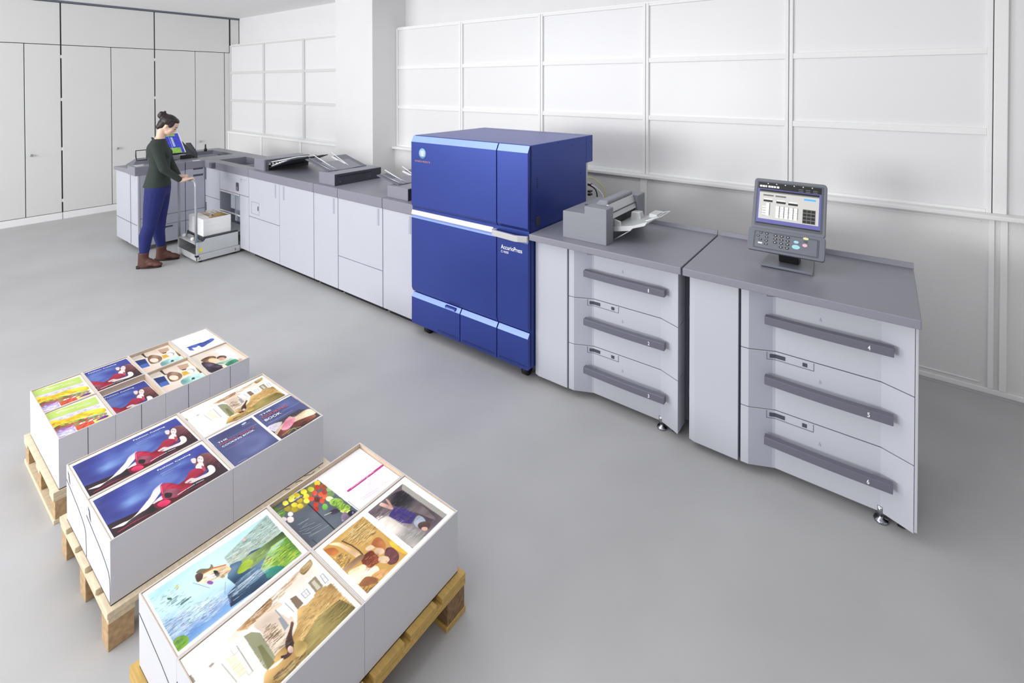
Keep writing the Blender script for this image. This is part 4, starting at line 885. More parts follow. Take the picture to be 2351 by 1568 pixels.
  ["L",[190,196,205],.001,[[.092,.518],[.184,.525]]],
  ["L",[190,196,205],.001,[[.084,.5],[.17,.532]]],
  ["L",[190,196,205],.001,[[.1,.579],[.146,.575]]],
  ["L",[190,196,205],.001,[[.078,.579],[.189,.639]]],
  ["L",[190,196,205],.001,[[.059,.607],[.135,.661]]],
  ["L",[190,196,205],.001,[[.092,.664],[.214,.711]]],
  ["L",[190,196,205],.001,[[.086,.707],[.214,.739]]],
  ["L",[190,196,205],.001,[[.086,.746],[.168,.793]]],
  ["L",[190,196,205],.001,[[.081,.771],[.251,.811]]],
  ["L",[190,196,205],.001,[[.062,.668],[.114,.732]]],
  ["P",[252,248,252],[[.478,.068],[.511,.071],[.989,.046],[.973,.957],[.503,.95],[.497,.939]]],
  ["N",[235,225,238],.8,3,[[.619,.3],[.846,.543],[.93,.882],[.562,.911],[.543,.457]]],
  ["L",[150,150,150],.002,[[.503,.693],[.503,.939]]],
  ["L",[190,48,138],.012,[[.578,.554],[.968,.564]]],
  ["L",[222,190,220],.002,[[.581,.793],[.773,.836]]],
  ["L",[222,190,220],.002,[[.597,.829],[.735,.857]]],
  ["D",[250,215,235],40,.015,.01,[[.892,.425],[.938,.489],[.914,.939],[.827,.904],[.719,.614]]],
  ["T",[240,238,245],[.184,.129],[.273,.143],"CONTENTS"],
  ["T",[248,225,240],[.603,.557],[.862,.561],"CHOCOLATE CHIP CUPCAKES"],
 ]),
 'photos': ([255,255,255], [
  ["P",[112,98,104],[[.511,.087],[.911,.091],[.919,.927],[.514,.924]]],
  ["N",[60,50,56],.9,3,[[.689,.095],[.878,.116],[.87,.6],[.851,.92],[.751,.815],[.649,.273]]],
  ["S",[70,60,64],[[.692,.124],[.851,.164],[.857,.415],[.849,.716],[.824,.865],[.77,.589],[.703,.284]]],
  ["P",[172,168,160],[[.911,.091],[.919,.927],[.873,.92],[.865,.153]]],
  ["N",[205,198,192],1,2.5,[[.484,.218],[.611,.269],[.643,.625],[.703,.905],[.514,.924]]],
  ["S",[185,178,172],[[.511,.273],[.592,.338],[.616,.636],[.668,.88],[.522,.913]]],
  ["D",[88,72,80],40,.08,.01,[[.519,.113],[.635,.156],[.614,.335],[.511,.273]]],
  ["S",[226,178,164],[[.635,.109],[.659,.127],[.684,.302],[.662,.313],[.622,.142]]],
  ["S",[200,150,140],[[.7,.113],[.708,.164],[.684,.269],[.676,.229]]],
  ["P",[52,36,112],[[.689,.298],[.738,.404],[.757,.611],[.668,.662],[.622,.545],[.6,.345]]],
  ["L",[34,24,84],.003,[[.676,.385],[.708,.604]]],
  ["L",[34,24,84],.003,[[.638,.382],[.67,.596]]],
  ["S",[196,204,218],[[.689,.676],[.765,.644],[.762,.782],[.676,.775]]],
  ["S",[58,36,36],[[.751,.88],[.722,.891],[.689,.858],[.676,.8],[.686,.749],[.716,.738],[.749,.771],[.765,.829]]],
  ["S",[222,172,152],[[.716,.876],[.703,.884],[.686,.865],[.681,.836],[.684,.815],[.697,.807],[.714,.825],[.722,.855]]],
  ["P",[206,160,80],[[.065,.08],[.459,.091],[.465,.931],[.062,.931]]],
  ["N",[235,205,130],.9,3,[[.268,.102],[.454,.102],[.443,.433],[.327,.411]]],
  ["D",[120,80,30],70,.07,.007,[[.186,.145],[.449,.113],[.443,.433],[.308,.411],[.232,.265]]],
  ["D",[240,214,140],70,.07,.007,[[.186,.145],[.449,.113],[.443,.433],[.308,.411],[.232,.265]]],
  ["D",[100,70,40],90,.02,.006,[[.073,.28],[.162,.324],[.165,.455],[.068,.484]]],
  ["D",[120,85,45],90,.02,.006,[[.07,.789],[.149,.844],[.17,.931],[.065,.927]]],
  ["S",[240,150,80],[[.065,.102],[.132,.171],[.135,.273],[.081,.244]]],
  ["S",[238,190,52],[[.459,.582],[.459,.702],[.465,.931],[.438,.851],[.427,.695]]],
  ["S",[236,194,152],[[.124,.091],[.181,.16],[.208,.335],[.227,.502],[.195,.531],[.178,.375],[.162,.215]]],
  ["L",[70,45,40],.004,[[.205,.178],[.23,.32],[.238,.447],[.235,.516]]],
  ["S",[172,84,42],[[.219,.549],[.3,.56],[.305,.669],[.278,.745],[.227,.731],[.168,.745],[.189,.607]]],
  ["S",[196,118,64],[[.33,.509],[.386,.465],[.419,.509],[.411,.625],[.373,.691],[.354,.596]]],
  ["S",[92,42,46],[[.389,.68],[.424,.731],[.419,.851],[.365,.909],[.314,.862],[.335,.745]]],
  ["D",[150,80,80],30,.03,.007,[[.392,.687],[.416,.844],[.365,.909],[.316,.855]]],
  ["S",[242,212,176],[[.292,.476],[.332,.498],[.335,.56],[.3,.545],[.276,.505]]],
  ["S",[240,205,168],[[.362,.691],[.341,.702],[.319,.676],[.305,.633],[.311,.593],[.332,.582],[.357,.607],[.368,.651]]],
  ["S",[242,210,176],[[.341,.815],[.319,.825],[.295,.8],[.281,.753],[.286,.713],[.311,.702],[.335,.727],[.349,.775]]],
  ["S",[170,70,60],[[.319,.822],[.316,.822],[.311,.818],[.308,.807],[.308,.804],[.314,.8],[.316,.807],[.319,.815]]],
  ["S",[236,194,152],[[.062,.484],[.216,.491],[.243,.542],[.176,.567],[.062,.531]]],
  ["S",[244,208,168],[[.07,.575],[.157,.604],[.192,.633],[.2,.716],[.243,.764],[.227,.84],[.162,.818],[.1,.782],[.068,.749]]],
  ["S",[225,165,100],[[.168,.811],[.241,.833],[.281,.887],[.249,.927],[.176,.891]]],
  ["S",[140,82,42],[[.068,.782],[.143,.764],[.189,.884],[.165,.905],[.095,.851]]],
  ["D",[112,60,40],60,.03,.006,[[.219,.549],[.316,.633],[.27,.745],[.168,.745]]],
  ["D",[90,50,30],90,.04,.004,[[.278,.116],[.446,.105],[.443,.415],[.305,.447],[.241,.302]]],
  ["D",[252,232,180],60,.05,.004,[[.278,.116],[.446,.105],[.443,.415],[.305,.447],[.241,.302]]],
  ["D",[230,150,100],40,.02,.005,[[.219,.549],[.316,.633],[.27,.745],[.168,.745]]],
  ["D",[240,200,110],50,.012,.01,[[.073,.28],[.162,.324],[.165,.455],[.068,.484]]],
  ["D",[250,222,190],40,.02,.006,[[.076,.585],[.186,.644],[.238,.775],[.084,.749]]],
  ["D",[200,150,90],40,.03,.005,[[.159,.811],[.276,.895],[.243,.92],[.17,.898]]],
  ["D",[140,126,134],120,.05,.003,[[.53,.131],[.876,.138],[.87,.6],[.832,.884],[.67,.745],[.603,.356]]],
  ["D",[214,206,198],90,.05,.004,[[.511,.273],[.603,.316],[.635,.636],[.681,.887],[.527,.902]]],
 ]),
 'cooking': ([255,254,254], [
  ["P",[78,84,132],[[.027,.058],[.486,.084],[.486,.985],[.024,.985]]],
  ["P",[78,84,132],[[.511,.065],[.976,.051],[.989,.964],[.511,.982]]],
  ["N",[118,126,172],.9,3,[[.2,.4],[.414,.513],[.443,.938],[.178,.891]]],
  ["N",[58,60,100],.8,3,[[.027,.058],[.486,.084],[.481,.309],[.065,.287]]],
  ["N",[108,120,175],.7,3,[[.716,.087],[.97,.062],[.97,.396],[.749,.324]]],
  ["P",[66,56,66],[[.508,.516],[.676,.52],[.897,.52],[.986,.691],[.989,.964],[.511,.982]]],
  ["S",[182,172,186],[[.508,.535],[.595,.527],[.662,.6],[.578,.698],[.524,.724]]],
  ["S",[228,204,172],[[.519,.742],[.665,.633],[.757,.56],[.789,.64],[.932,.615],[.984,.695],[.973,.833],[.808,.796],[.668,.793],[.532,.84]]],
  ["S",[128,68,48],[[.724,.767],[.851,.796],[.957,.858],[.905,.956],[.757,.964],[.697,.876]]],
  ["S",[110,50,42],[[.514,.84],[.605,.749],[.657,.862],[.551,.927]]],
  ["S",[216,128,150],[[.703,.596],[.757,.604],[.792,.673],[.711,.796],[.632,.84],[.595,.756]]],
  ["D",[240,170,180],30,.02,.01,[[.708,.604],[.786,.673],[.641,.818]]],
  ["L",[205,205,90],.002,[[.635,.545],[.562,.618]]],
  ["L",[205,205,90],.002,[[.659,.567],[.603,.673]]],
  ["L",[200,205,80],.002,[[.549,.898],[.651,.869],[.743,.938]]],
  ["L",[200,205,80],.002,[[.595,.935],[.686,.88],[.692,.967]]],
  ["L",[230,200,120],.001,[[.83,.644],[.924,.658]]],
  ["L",[170,190,225],.001,[[.178,.291],[.468,.309]]],
  ["L",[170,190,225],.001,[[.751,.342],[.968,.345]]],
  ["L",[190,130,140],.001,[[.073,.524],[.259,.542]]],
  ["L",[225,225,235],.001,[[.073,.931],[.154,.945]]],
  ["L",[215,215,235],.001,[[.554,.447],[.7,.455],[.843,.444]]],
  ["S",[190,215,240],[[.362,.135],[.403,.12],[.411,.149],[.373,.167]]],
  ["L",[190,205,230],.001,[[.346,.189],[.432,.189]]],
  ["T",[238,238,244],[.065,.309],[.157,.313],"THE"],
  ["T",[205,92,88],[.065,.375],[.427,.393],"KONICA MINOLTA"],
  ["T",[238,238,244],[.068,.444],[.4,.451],"COOKING BOOK"],
  ["T",[238,238,244],[.554,.185],[.686,.182],"THE"],
  ["T",[205,92,88],[.551,.287],[.846,.295],"COOKING"],
  ["T",[238,238,244],[.549,.385],[.732,.393],"BOOK"],
  ["D",[150,90,70],60,.015,.008,[[.732,.76],[.938,.88],[.892,.953],[.754,.931]]],
  ["D",[250,230,200],50,.02,.006,[[.743,.593],[.924,.633],[.981,.764],[.822,.767]]],
  ["D",[190,100,120],40,.015,.006,[[.697,.611],[.776,.68],[.703,.782],[.619,.775]]],
  ["D",[150,160,200],60,.03,.003,[[.508,.535],[.595,.527],[.662,.6],[.578,.698],[.524,.724]]],
  ["D",[40,30,35],40,.03,.006,[[.519,.938],[.741,.96],[.919,.927],[.959,.949],[.573,.993]]],
 ]),
 'garden': ([252,250,246], [
  ["P",[192,218,112],[[.016,.029],[.946,.094],[.93,.368],[.022,.267]]],
  ["P",[222,216,222],[[.022,.267],[.93,.368],[.919,.552],[.027,.437]]],
  ["D",[160,160,170],60,.04,.01,[[.065,.321],[.919,.408],[.908,.509],[.043,.404]]],
  ["S",[252,226,52],[[.011,.321],[.27,.444],[.584,.451],[.919,.578],[.914,.733],[.638,.657],[.319,.588],[.043,.574]]],
  ["S",[96,150,70],[[.043,.574],[.319,.588],[.627,.675],[.886,.736],[.903,.83],[.654,.776],[.33,.747],[.011,.69]]],
  ["D",[214,60,70],90,.03,.02,[[.022,.578],[.573,.675],[.654,.776],[.016,.715]]],
  ["D",[200,160,190],50,.04,.015,[[.53,.632],[.908,.755],[.903,.859],[.6,.776]]],
  ["D",[252,226,52],60,.04,.02,[[.043,.498],[.6,.596],[.897,.718],[.195,.643]]],
  ["P",[178,162,222],[[.011,.744],[.319,.783],[.308,1.014],[.005,.982]]],
  ["D",[238,232,250],20,.1,.02,[[.022,.816],[.292,.834],[.292,.978],[.032,.939]]],
  ["P",[222,82,58],[[.335,.787],[.649,.834],[.643,1.007],[.33,.989]]],
  ["D",[240,140,60],50,.03,.015,[[.335,.787],[.649,.834],[.643,1.007],[.33,.989]]],
  ["P",[242,224,112],[[.659,.819],[.941,.863],[.924,1.004],[.649,1.014]]],
  ["S",[96,20,140],[[.686,.884],[.849,.845],[.93,.884],[.892,.924],[.757,.913]]],
  ["L",[70,70,60],.001,[[.022,.267],[.93,.368]]],
  ["D",[245,250,225],12,.12,.03,[[.157,.097],[.876,.202],[.87,.253],[.146,.17]]],
  ["D",[210,40,60],50,.025,.03,[[.027,.56],[.508,.693],[.881,.787],[.897,.848],[.476,.809],[.032,.733]]],
  ["D",[90,160,60],40,.02,.03,[[.027,.56],[.508,.693],[.881,.787],[.897,.848],[.476,.809],[.032,.733]]],
  ["D",[170,90,190],26,.02,.03,[[.022,.65],[.292,.686],[.33,.773],[.038,.758]]],
  ["D",[250,170,40],40,.03,.03,[[.016,.379],[.562,.534],[.914,.657],[.897,.718],[.324,.567],[.054,.534]]],
  ["D",[250,250,250],14,.05,.02,[[.103,.823],[.254,.819],[.276,.96],[.114,.946]]],
  ["D",[190,40,40],40,.02,.02,[[.341,.809],[.627,.856],[.632,.982],[.346,.978]]],
 ]),
 'girl': ([236,224,212], [
  ["P",[214,206,192],[[.043,.007],[.305,.018],[.316,.191],[.037,.184]]],
  ["P",[60,50,45],[[.299,.029],[.364,.029],[.374,.274],[.316,.253]]],
  ["P",[228,208,192],[[.358,.04],[.663,.032],[.679,.249],[.342,.227]]],
  ["P",[28,56,126],[[.07,.227],[.289,.285],[.241,.661],[.053,.639]]],
  ["P",[70,110,190],[[.086,.48],[.246,.487],[.241,.661],[.064,.635]]],
  ["P",[200,164,140],[[.684,.09],[.925,.148],[.872,.365],[.674,.31]]],
  ["P",[70,60,50],[[.695,.296],[.861,.354],[.85,.397],[.701,.347]]],
  ["S",[122,92,70],[[.353,.285],[.476,.217],[.588,.354],[.599,.52],[.471,.643],[.31,.578]]],
  ["S",[246,216,196],[[.492,.556],[.439,.599],[.374,.578],[.332,.498],[.342,.412],[.396,.368],[.46,.394],[.503,.469]]],
  ["L",[120,70,60],.001,[[.406,.458],[.433,.469]]],
  ["L",[120,70,60],.001,[[.433,.516],[.465,.523]]],
  ["L",[190,90,90],.001,[[.39,.538],[.417,.549]]],
  ["P",[226,178,62],[[.642,.404],[.797,.426],[.797,.556],[.615,.567]]],
  ["S",[242,240,238],[[.957,.545],[.882,.61],[.797,.585],[.754,.484],[.77,.368],[.845,.3],[.93,.325],[.979,.426]]],
  ["S",[205,200,200],[[.904,.542],[.85,.585],[.791,.567],[.759,.498],[.775,.419],[.824,.375],[.882,.394],[.914,.462]]],
  ["S",[240,238,236],[[.866,.542],[.834,.57],[.791,.556],[.77,.509],[.775,.451],[.813,.422],[.856,.437],[.877,.484]]],
  ["L",[190,180,175],.001,[[.802,.365],[.909,.368],[.941,.498]]],
  ["S",[168,212,206],[[.508,.679],[.85,.668],[1.016,.852],[.759,.917],[.46,.903]]],
  ["P",[40,70,70],[[.711,.751],[.765,.773],[.743,.845],[.668,.83]]],
  ["D",[90,50,60],24,.15,.02,[[.455,.921],[.733,.921],[.93,.928],[.813,.968],[.46,.986]]],
  ["P",[244,216,202],[[.064,.664],[.412,.794],[.444,.968],[.096,.892]]],
  ["S",[120,120,100],[[1.032,.354],[1.032,.617],[.947,.726],[.963,.484]]],
 ]),
 'couple': ([228,216,200], [
  ["N",[246,244,246],1,3,[[.437,.13],[.974,.126],[.953,.913],[.689,.726]]],
  ["S",[112,78,52],[[.137,.332],[.289,.271],[.442,.31],[.468,.444],[.226,.516]]],
  ["S",[236,192,152],[[.421,.57],[.358,.617],[.289,.592],[.253,.513],[.268,.422],[.332,.375],[.4,.397],[.437,.48]]],
  ["S",[76,52,44],[[.453,.466],[.568,.419],[.674,.502],[.637,.61],[.5,.545]]],
  ["S",[238,194,164],[[.6,.639],[.553,.671],[.505,.65],[.474,.592],[.484,.531],[.526,.498],[.579,.516],[.611,.578]]],
  ["S",[52,38,54],[[.1,.43],[.279,.57],[.411,.895],[.295,.949],[.053,.935]]],
  ["D",[120,96,130],20,.1,.02,[[.116,.509],[.242,.635],[.316,.866]]],
  ["S",[156,196,180],[[.342,.664],[.605,.715],[.716,.682],[.747,.783],[.468,.801]]],
  ["S",[66,142,110],[[.474,.841],[.747,.783],[.753,.993],[.511,1.025]]],
  ["S",[226,182,160],[[.853,.953],[.811,.996],[.779,.996],[.768,.957],[.789,.895],[.832,.852],[.868,.852],[.874,.895]]],
  ["S",[236,200,180],[[.374,.863],[.453,.874],[.474,1.058],[.379,.996]]],
  ["L",[245,245,245],.003,[[.068,.949],[.274,.989]]],
 ]),
 'machine': ([252,251,250], [
  ["S",[72,92,176],[[.163,.581],[.484,.592],[.611,.614],[.842,.588],[.842,.7],[.595,.791],[.442,.819],[.416,.697],[.311,.726]]],
  ["S",[50,66,150],[[.184,.635],[.242,.661],[.226,.83],[.163,.765]]],
  ["L",[36,44,96],.003,[[.621,.625],[.589,.783]]],
  ["L",[212,216,240],.005,[[.179,.314],[.668,.39]]],
  ["L",[226,228,244],.003,[[.174,.419],[.489,.473]]],
  ["L",[120,130,140],.002,[[.884,.599],[.926,.603]]],
  ["L",[225,228,245],.002,[[.179,.783],[.263,.903]]],
 ]),
}
# ------------------------------------------------------------------ printed sheets: small painter that fills a colour grid
class Canvas:
    def __init__(s, W, H, ly, lx, base):
        s.W, s.H, s.ly, s.lx = W, H, ly, lx
        s.a = np.ones((H, W, 3)) * np.array(base, float)
        s.S, s.Tt = np.meshgrid((np.arange(W) + .5) / W, (np.arange(H) + .5) / H)
    def mask(s, P, warp=0, rng=None):
        x, y = s.S * s.ly, s.Tt * s.lx
        if warp: x = x + (s.noise(8, rng) - .5) * warp * 2; y = y + (s.noise(8, rng) - .5) * warp * 2
        out = np.zeros(x.shape, bool); n = len(P)
        Q = [(p[0] * s.ly, p[1] * s.lx) for p in P]
        for i in range(n):
            (x0, y0), (x1, y1) = Q[i], Q[(i + 1) % n]
            if abs(y1 - y0) < 1e-9: continue
            c = ((y0 > y) != (y1 > y)) & (x < (x1 - x0) * (y - y0) / (y1 - y0) + x0); out ^= c
        return out
    def soft(s, m, k):
        m = m.astype(float)
        for _ in range(2):
            for ax in (0, 1):
                c = np.cumsum(np.concatenate([np.repeat(np.take(m, [0], ax), k, ax), m, np.repeat(np.take(m, [-1], ax), k, ax)], ax), ax)
                n = m.shape[ax]; m = (np.take(c, range(2 * k, 2 * k + n), ax) - np.take(c, range(0, n), ax)) / (2 * k)
        return m
    def noise(s, sc, rng):
        out = np.zeros((s.H, s.W)); amp = 1; tot = 0
        for o in range(4):
            gh, gw = int(s.lx * 100 / 275 * 10 * sc * 2 ** o / 10) + 3, int(s.ly * 100 / 275 * 10 * sc * 2 ** o / 10) + 3
            gh = max(gh, 3 + int(2 * 2 ** o)); gw = max(gw, 3 + int(2 * 2 ** o)); g = rng.rand(gh, gw)
            y = np.linspace(0, gh - 1.001, s.H); x = np.linspace(0, gw - 1.001, s.W); yi = y.astype(int); xi = x.astype(int); fy = (y - yi)[:, None]; fx = (x - xi)[None, :]
            fy = fy * fy * (3 - 2 * fy); fx = fx * fx * (3 - 2 * fx)
            A = g[np.ix_(yi, xi)]; B = g[np.ix_(yi, xi + 1)]; C = g[np.ix_(yi + 1, xi)]; D = g[np.ix_(yi + 1, xi + 1)]
            out += amp * ((A * (1 - fx) + B * fx) * (1 - fy) + (C * (1 - fx) + D * fx) * fy); tot += amp; amp *= .55
        return out / tot
    def blend(s, m, c): m = m[..., None]; s.a = s.a * (1 - m) + np.array(c, float) * m
    def line(s, P, wd, c, al=1.0):
        x, y = s.S * s.ly, s.Tt * s.lx; r = max(wd / 2, .0005); px = s.ly / s.W
        for (a0, b0), (a1, b1) in zip(P[:-1], P[1:]):
            ax, ay, bx, by = a0 * s.ly, b0 * s.lx, a1 * s.ly, b1 * s.lx
            i0 = max(int((min(ay, by) - r - 2 * px) / s.lx * s.H), 0); i1 = min(int((max(ay, by) + r + 2 * px) / s.lx * s.H) + 2, s.H)
            j0 = max(int((min(ax, bx) - r - 2 * px) / s.ly * s.W), 0); j1 = min(int((max(ax, bx) + r + 2 * px) / s.ly * s.W) + 2, s.W)
            if i1 <= i0 or j1 <= j0: continue
            X, Y = x[i0:i1, j0:j1], y[i0:i1, j0:j1]; L = (bx - ax) ** 2 + (by - ay) ** 2 + 1e-12
            t = np.clip(((X - ax) * (bx - ax) + (Y - ay) * (by - ay)) / L, 0, 1)
            d = np.hypot(X - ax - t * (bx - ax), Y - ay - t * (by - ay)); m = np.clip((r - d) / px + .5, 0, 1)[..., None] * al
            s.a[i0:i1, j0:j1] = s.a[i0:i1, j0:j1] * (1 - m) + np.array(c, float) * m
    def run(s, ops, seed=1, clip=False):
        rng = np.random.RandomState(seed); base = s.a.copy(); page = None
        if clip:
            page = s.mask(ops[0][2])
            for o in ops[1:]:
                if o[0] == 'P' and tuple(o[1]) in ((206, 160, 80), (78, 84, 132)): page = page | s.mask(o[2])
            page = page[..., None]
        for o in ops:
            k, c = o[0], o[1]
            if k in 'PSW':
                P = o[2]
                if k == 'S': P = [(v.x, v.y) for v in spline([(p[0], p[1], 0) for p in P], 5, True)]
                m = s.mask(P, .0035 if k in 'SW' else 0, rng).astype(float); m = s.soft(m, 1); s.blend(m, c)
                if k in 'SW':
                    n_ = (s.noise(5, rng) - .5) * 1.0 + (s.noise(16, rng) - .5) * .9; tone = np.array(c, float).mean()
                    s.a += (m * n_)[..., None] * (190 if tone < 215 else 80) * np.array([1.0, .92, .85])
            elif k == 'L': s.line(o[3], o[2] * .9, c)
            elif k == 'N':
                m = s.soft(s.mask(o[4]), max(3, s.W // 22)); s.blend(m * np.clip((s.noise(o[3], rng) - .25) * 2.2, 0, 1) * o[2], c)
            elif k == 'D':
                n, ln, wd, P = o[2], o[3], o[4], o[5]; xs = [p[0] for p in P]; ys_ = [p[1] for p in P]; m = s.mask(P); got = 0
                for _ in range(n * 6):
                    if got >= n: break
                    a, b = rng.uniform(min(xs), max(xs)), rng.uniform(min(ys_), max(ys_)); i, j = int(b * s.H), int(a * s.W)
                    if not (0 <= i < s.H and 0 <= j < s.W) or not m[i, j]: continue
                    l = ln * rng.uniform(.4, 1.3); cc = np.array(c) * rng.uniform(.8, 1.15); dy = rng.uniform(-.25, .25) * l
                    s.line([(a - l / 2, b - dy / 2), (a + l / 2, b + dy / 2)], wd * s.lx * rng.uniform(.5, 1.5), cc, rng.uniform(.2, .75)); got += 1
        g_ = (s.noise(22, rng) - .5) * 2; sat = s.a.max(2) - s.a.min(2); s.a += (g_ * np.clip(sat / 90 + (235 - s.a.mean(2)) / 200, 0, 1))[..., None] * 15
        s.a = np.clip(s.a, 0, 255)
        if clip: s.a = np.where(page, s.a, base)
        return s
CV = {}
def canvas(nm, W, H, ly, lx):
    if nm not in CV: CV[nm] = Canvas(W, H, ly, lx, ART[nm][0]).run(ART[nm][1], len(CV) + 3, nm in ('fashion', 'lily', 'hall', 'photos', 'cooking'))
    return CV[nm]
TH = {'Fashion Catalog': .0125, 'CONTENTS': .0085, 'CHOCOLATE CHIP CUPCAKES': .0068, 'THE': .0115, 'KONICA MINOLTA': .0115, 'COOKING BOOK': .0115, 'COOKING': .0185, 'BOOK': .018}
def print_sheet(nm, cvs, y0, ly, x0, lx, z, parent, crop=(.018, .982, .018, .982), curl=0.0, rot=None):
    s0, s1, t0, t1 = crop; j0, j1 = int(s0 * cvs.W), int(s1 * cvs.W); i0, i1 = int(t0 * cvs.H), int(t1 * cvs.H)
    A = cvs.a[i0:i1, j0:j1]; H, W = A.shape[:2]; O = org(parent)
    S_, T_ = np.meshgrid(np.linspace(0, 1, W), np.linspace(0, 1, H))
    Z = z + curl * (np.sin(S_ * 5 + 1) * .5 + (T_ - .5) ** 2 * 1.5 + .4 * np.sin(T_ * 4 + S_ * 3)) 
    X = x0 + T_ * lx; Y = y0 + S_ * ly
    co = np.stack([X - O.x, Y - O.y, Z - O.z], -1).reshape(-1, 3).astype(np.float32)
    idx = (np.arange(H - 1)[:, None] * W + np.arange(W - 1)[None, :]).reshape(-1)
    F_ = np.stack([idx, idx + W, idx + W + 1, idx + 1], -1).astype(np.int32)
    me = bpy.data.meshes.new(nm); me.vertices.add(len(co)); me.vertices.foreach_set('co', co.ravel())
    me.loops.add(F_.size); me.loops.foreach_set('vertex_index', F_.ravel()); me.polygons.add(len(F_)); me.polygons.foreach_set('loop_start', np.arange(len(F_), dtype=np.int32) * 4)
    me.update(calc_edges=True); me.validate()
    at = me.color_attributes.new('Col', 'FLOAT_COLOR', 'POINT'); c4 = np.ones((H * W, 4), np.float32); c4[:, :3] = lin(A.reshape(-1, 3)); at.data.foreach_set('color', c4.ravel())
    me.materials.append(M['print']); me.polygons.foreach_set('use_smooth', np.ones(len(F_), bool))
    return link(bpy.data.objects.new(nm, me), parent)

# ------------------------------------------------------------------ pallets
def pallet(label, x0, x1, y0, y1, along, nb, wd, blk):
    u = thing('wooden_pallet', label, 'pallet', ((x0 + x1) / 2, (y0 + y1) / 2, 0), 'wooden pallets on the floor')
    zt = .134; lx, ly = x1 - x0, y1 - y0
    if along == 'x':
        w_ = (ly - .022 * (nb - 1)) / nb
        for k in range(nb): MB().box(x0, x1, y0 + k * (w_ + .022), y0 + k * (w_ + .022) + w_, zt - .02, zt).build('deck_board', wd, u, .002)
        for xx in (x0, (x0 + x1) / 2 - .035, x1 - .07): 
            MB().box(xx, xx + .07, y0, y1, zt - .040, zt - .0205).build('stringer', wd, u, .002)
            for yy in (y0 + .005, (y0 + y1) / 2 - .05, y1 - .085): MB().box(xx + .001, xx + .069, yy, yy + .08, .0185, zt - .0405).build('block', blk, u, .002)
        for yy in (y0, (y0 + y1) / 2 - .045, y1 - .09): MB().box(x0, x1, yy, yy + .09, 0, .018).build('bottom_board', wd, u, .002)
    else:
        w_ = (lx - .03 * (nb - 1)) / nb
        for k in range(nb): MB().box(x0 + k * (w_ + .03), x0 + k * (w_ + .03) + w_, y0, y1, zt - .02, zt).build('deck_board', wd, u, .002)
        for yy in (y0 + .003, (y0 + y1) / 2 - .035, y1 - .073):
            MB().box(x0 + .003, x1 - .003, yy, yy + .07, zt - .040, zt - .0205).build('stringer', wd, u, .002)
            for xx in (x0 + .01, (x0 + x1) / 2 - .035, x1 - .08): MB().box(xx, xx + .07, yy + .001, yy + .069, .0, zt - .0405).build('block', blk, u, .002)
    return u
pallet('light wooden pallet farthest from the camera, carrying the eight small boxes', -1.63, -1.045, -1.893, -1.125, 'x', 6, 'wood', 'woodb')
pl2 = pallet('light wooden middle pallet with knotted end boards, under the fashion prints', -.875, -.262, -1.905, -1.135, 'y', 5, 'woody', 'woodb')
pallet('amber coloured wooden pallet nearest the camera', -.03, .578, -1.91, -1.145, 'x', 6, 'amber', 'amberb')
mk = MB()   # handwritten marks on the middle pallet's edge board
for pts in ([(-.279, -1.33), (-.268, -1.315)], [(-.279, -1.285), (-.273, -1.268), (-.266, -1.262)], [(-.281, -1.245), (-.276, -1.232), (-.270, -1.228), (-.268, -1.215), (-.272, -1.205)], [(-.276, -1.185), (-.2745, -1.180)]):
    mk.tube([(x, y, .1345) for x, y in pts], .0012, 5)
mk.build('pen_marks', 'black', pl2)

# ------------------------------------------------------------------ cartons and the printed stacks inside them
def carton(label, x0, x1, y0, y1, grp, zt=.348, slit=False, flap=False, mark=False, lip=0.0):
    g = .0005; x0 += g; x1 -= g; y0 += g; y1 -= g; z0 = .1345
    u = thing('carton', label, 'cardboard box', ((x0 + x1) / 2, (y0 + y1) / 2, z0), grp)
    def ring(e0, e1, za, zb):
        b = MB(); b.box(x0 + e0, x1 - e0, y0 + e0, y0 + e1, za, zb); b.box(x0 + e0, x1 - e0, y1 - e1, y1 - e0, za, zb)
        b.box(x0 + e0, x0 + e1, y0 + e1, y1 - e1, za, zb); b.box(x1 - e1, x1 - e0, y0 + e1, y1 - e1, za, zb); return b
    r = ring(0, .0022, z0, zt); r.box(x0, x1, y0, y1, z0, z0 + .003); r.build('outer_wall', 'carton', u)
    ring(.0022, .0045, z0 + .003, zt + lip).build('kraft_lining', 'kraft', u)
    if slit: 
        s_ = MB(); yc = (y0 + y1) / 2; s_.box(x1 - .0005, x1 + .0005, yc - .0013, yc + .0009, z0 + .004, zt - .004); s_.build('flap_joint', 'slotgrey' if slit == 1 else 'seam', u)
    if flap:
        s_ = MB(); lx = x1 - x0; 
        P = [(x0 + lx * .01, zt - .055), (x0 + lx * .35, zt - .072), (x0 + lx * .62, zt - .085), (x0 + lx * .80, zt - .098), (x0 + lx * .93, zt - .112), (x0 + lx * .975, zt - .13), (x0 + lx * .985, z0 + .05), (x0 + lx * .99, z0 + .006)]
        s_.tube([(p[0], y0, p[1]) for p in P], .0013, 4); s_.build('flap_cut', 'slotgrey', u)
    if mark:
        q = MB(); a = x0 + (x1 - x0) * .08; q.prism([(a, zt - .014), (a + .022, zt - .020), (a + .036, zt - .052), (a + .014, zt - .044)], 'y', y0 - .0006, y0); o = q.build('maker_mark', 'slotgrey', u)
        q = MB(); q.tube([(a + .010, y0 - .0007, zt - .024), (a + .017, y0 - .0007, zt - .029), (a + .013, y0 - .0007, zt - .033), (a + .021, y0 - .0007, zt - .036), (a + .017, y0 - .0007, zt - .041), (a + .025, y0 - .0007, zt - .044)], .0011, 4); q.build('mark_lines', 'carton', o)
    return (x0, x1, y0, y1)
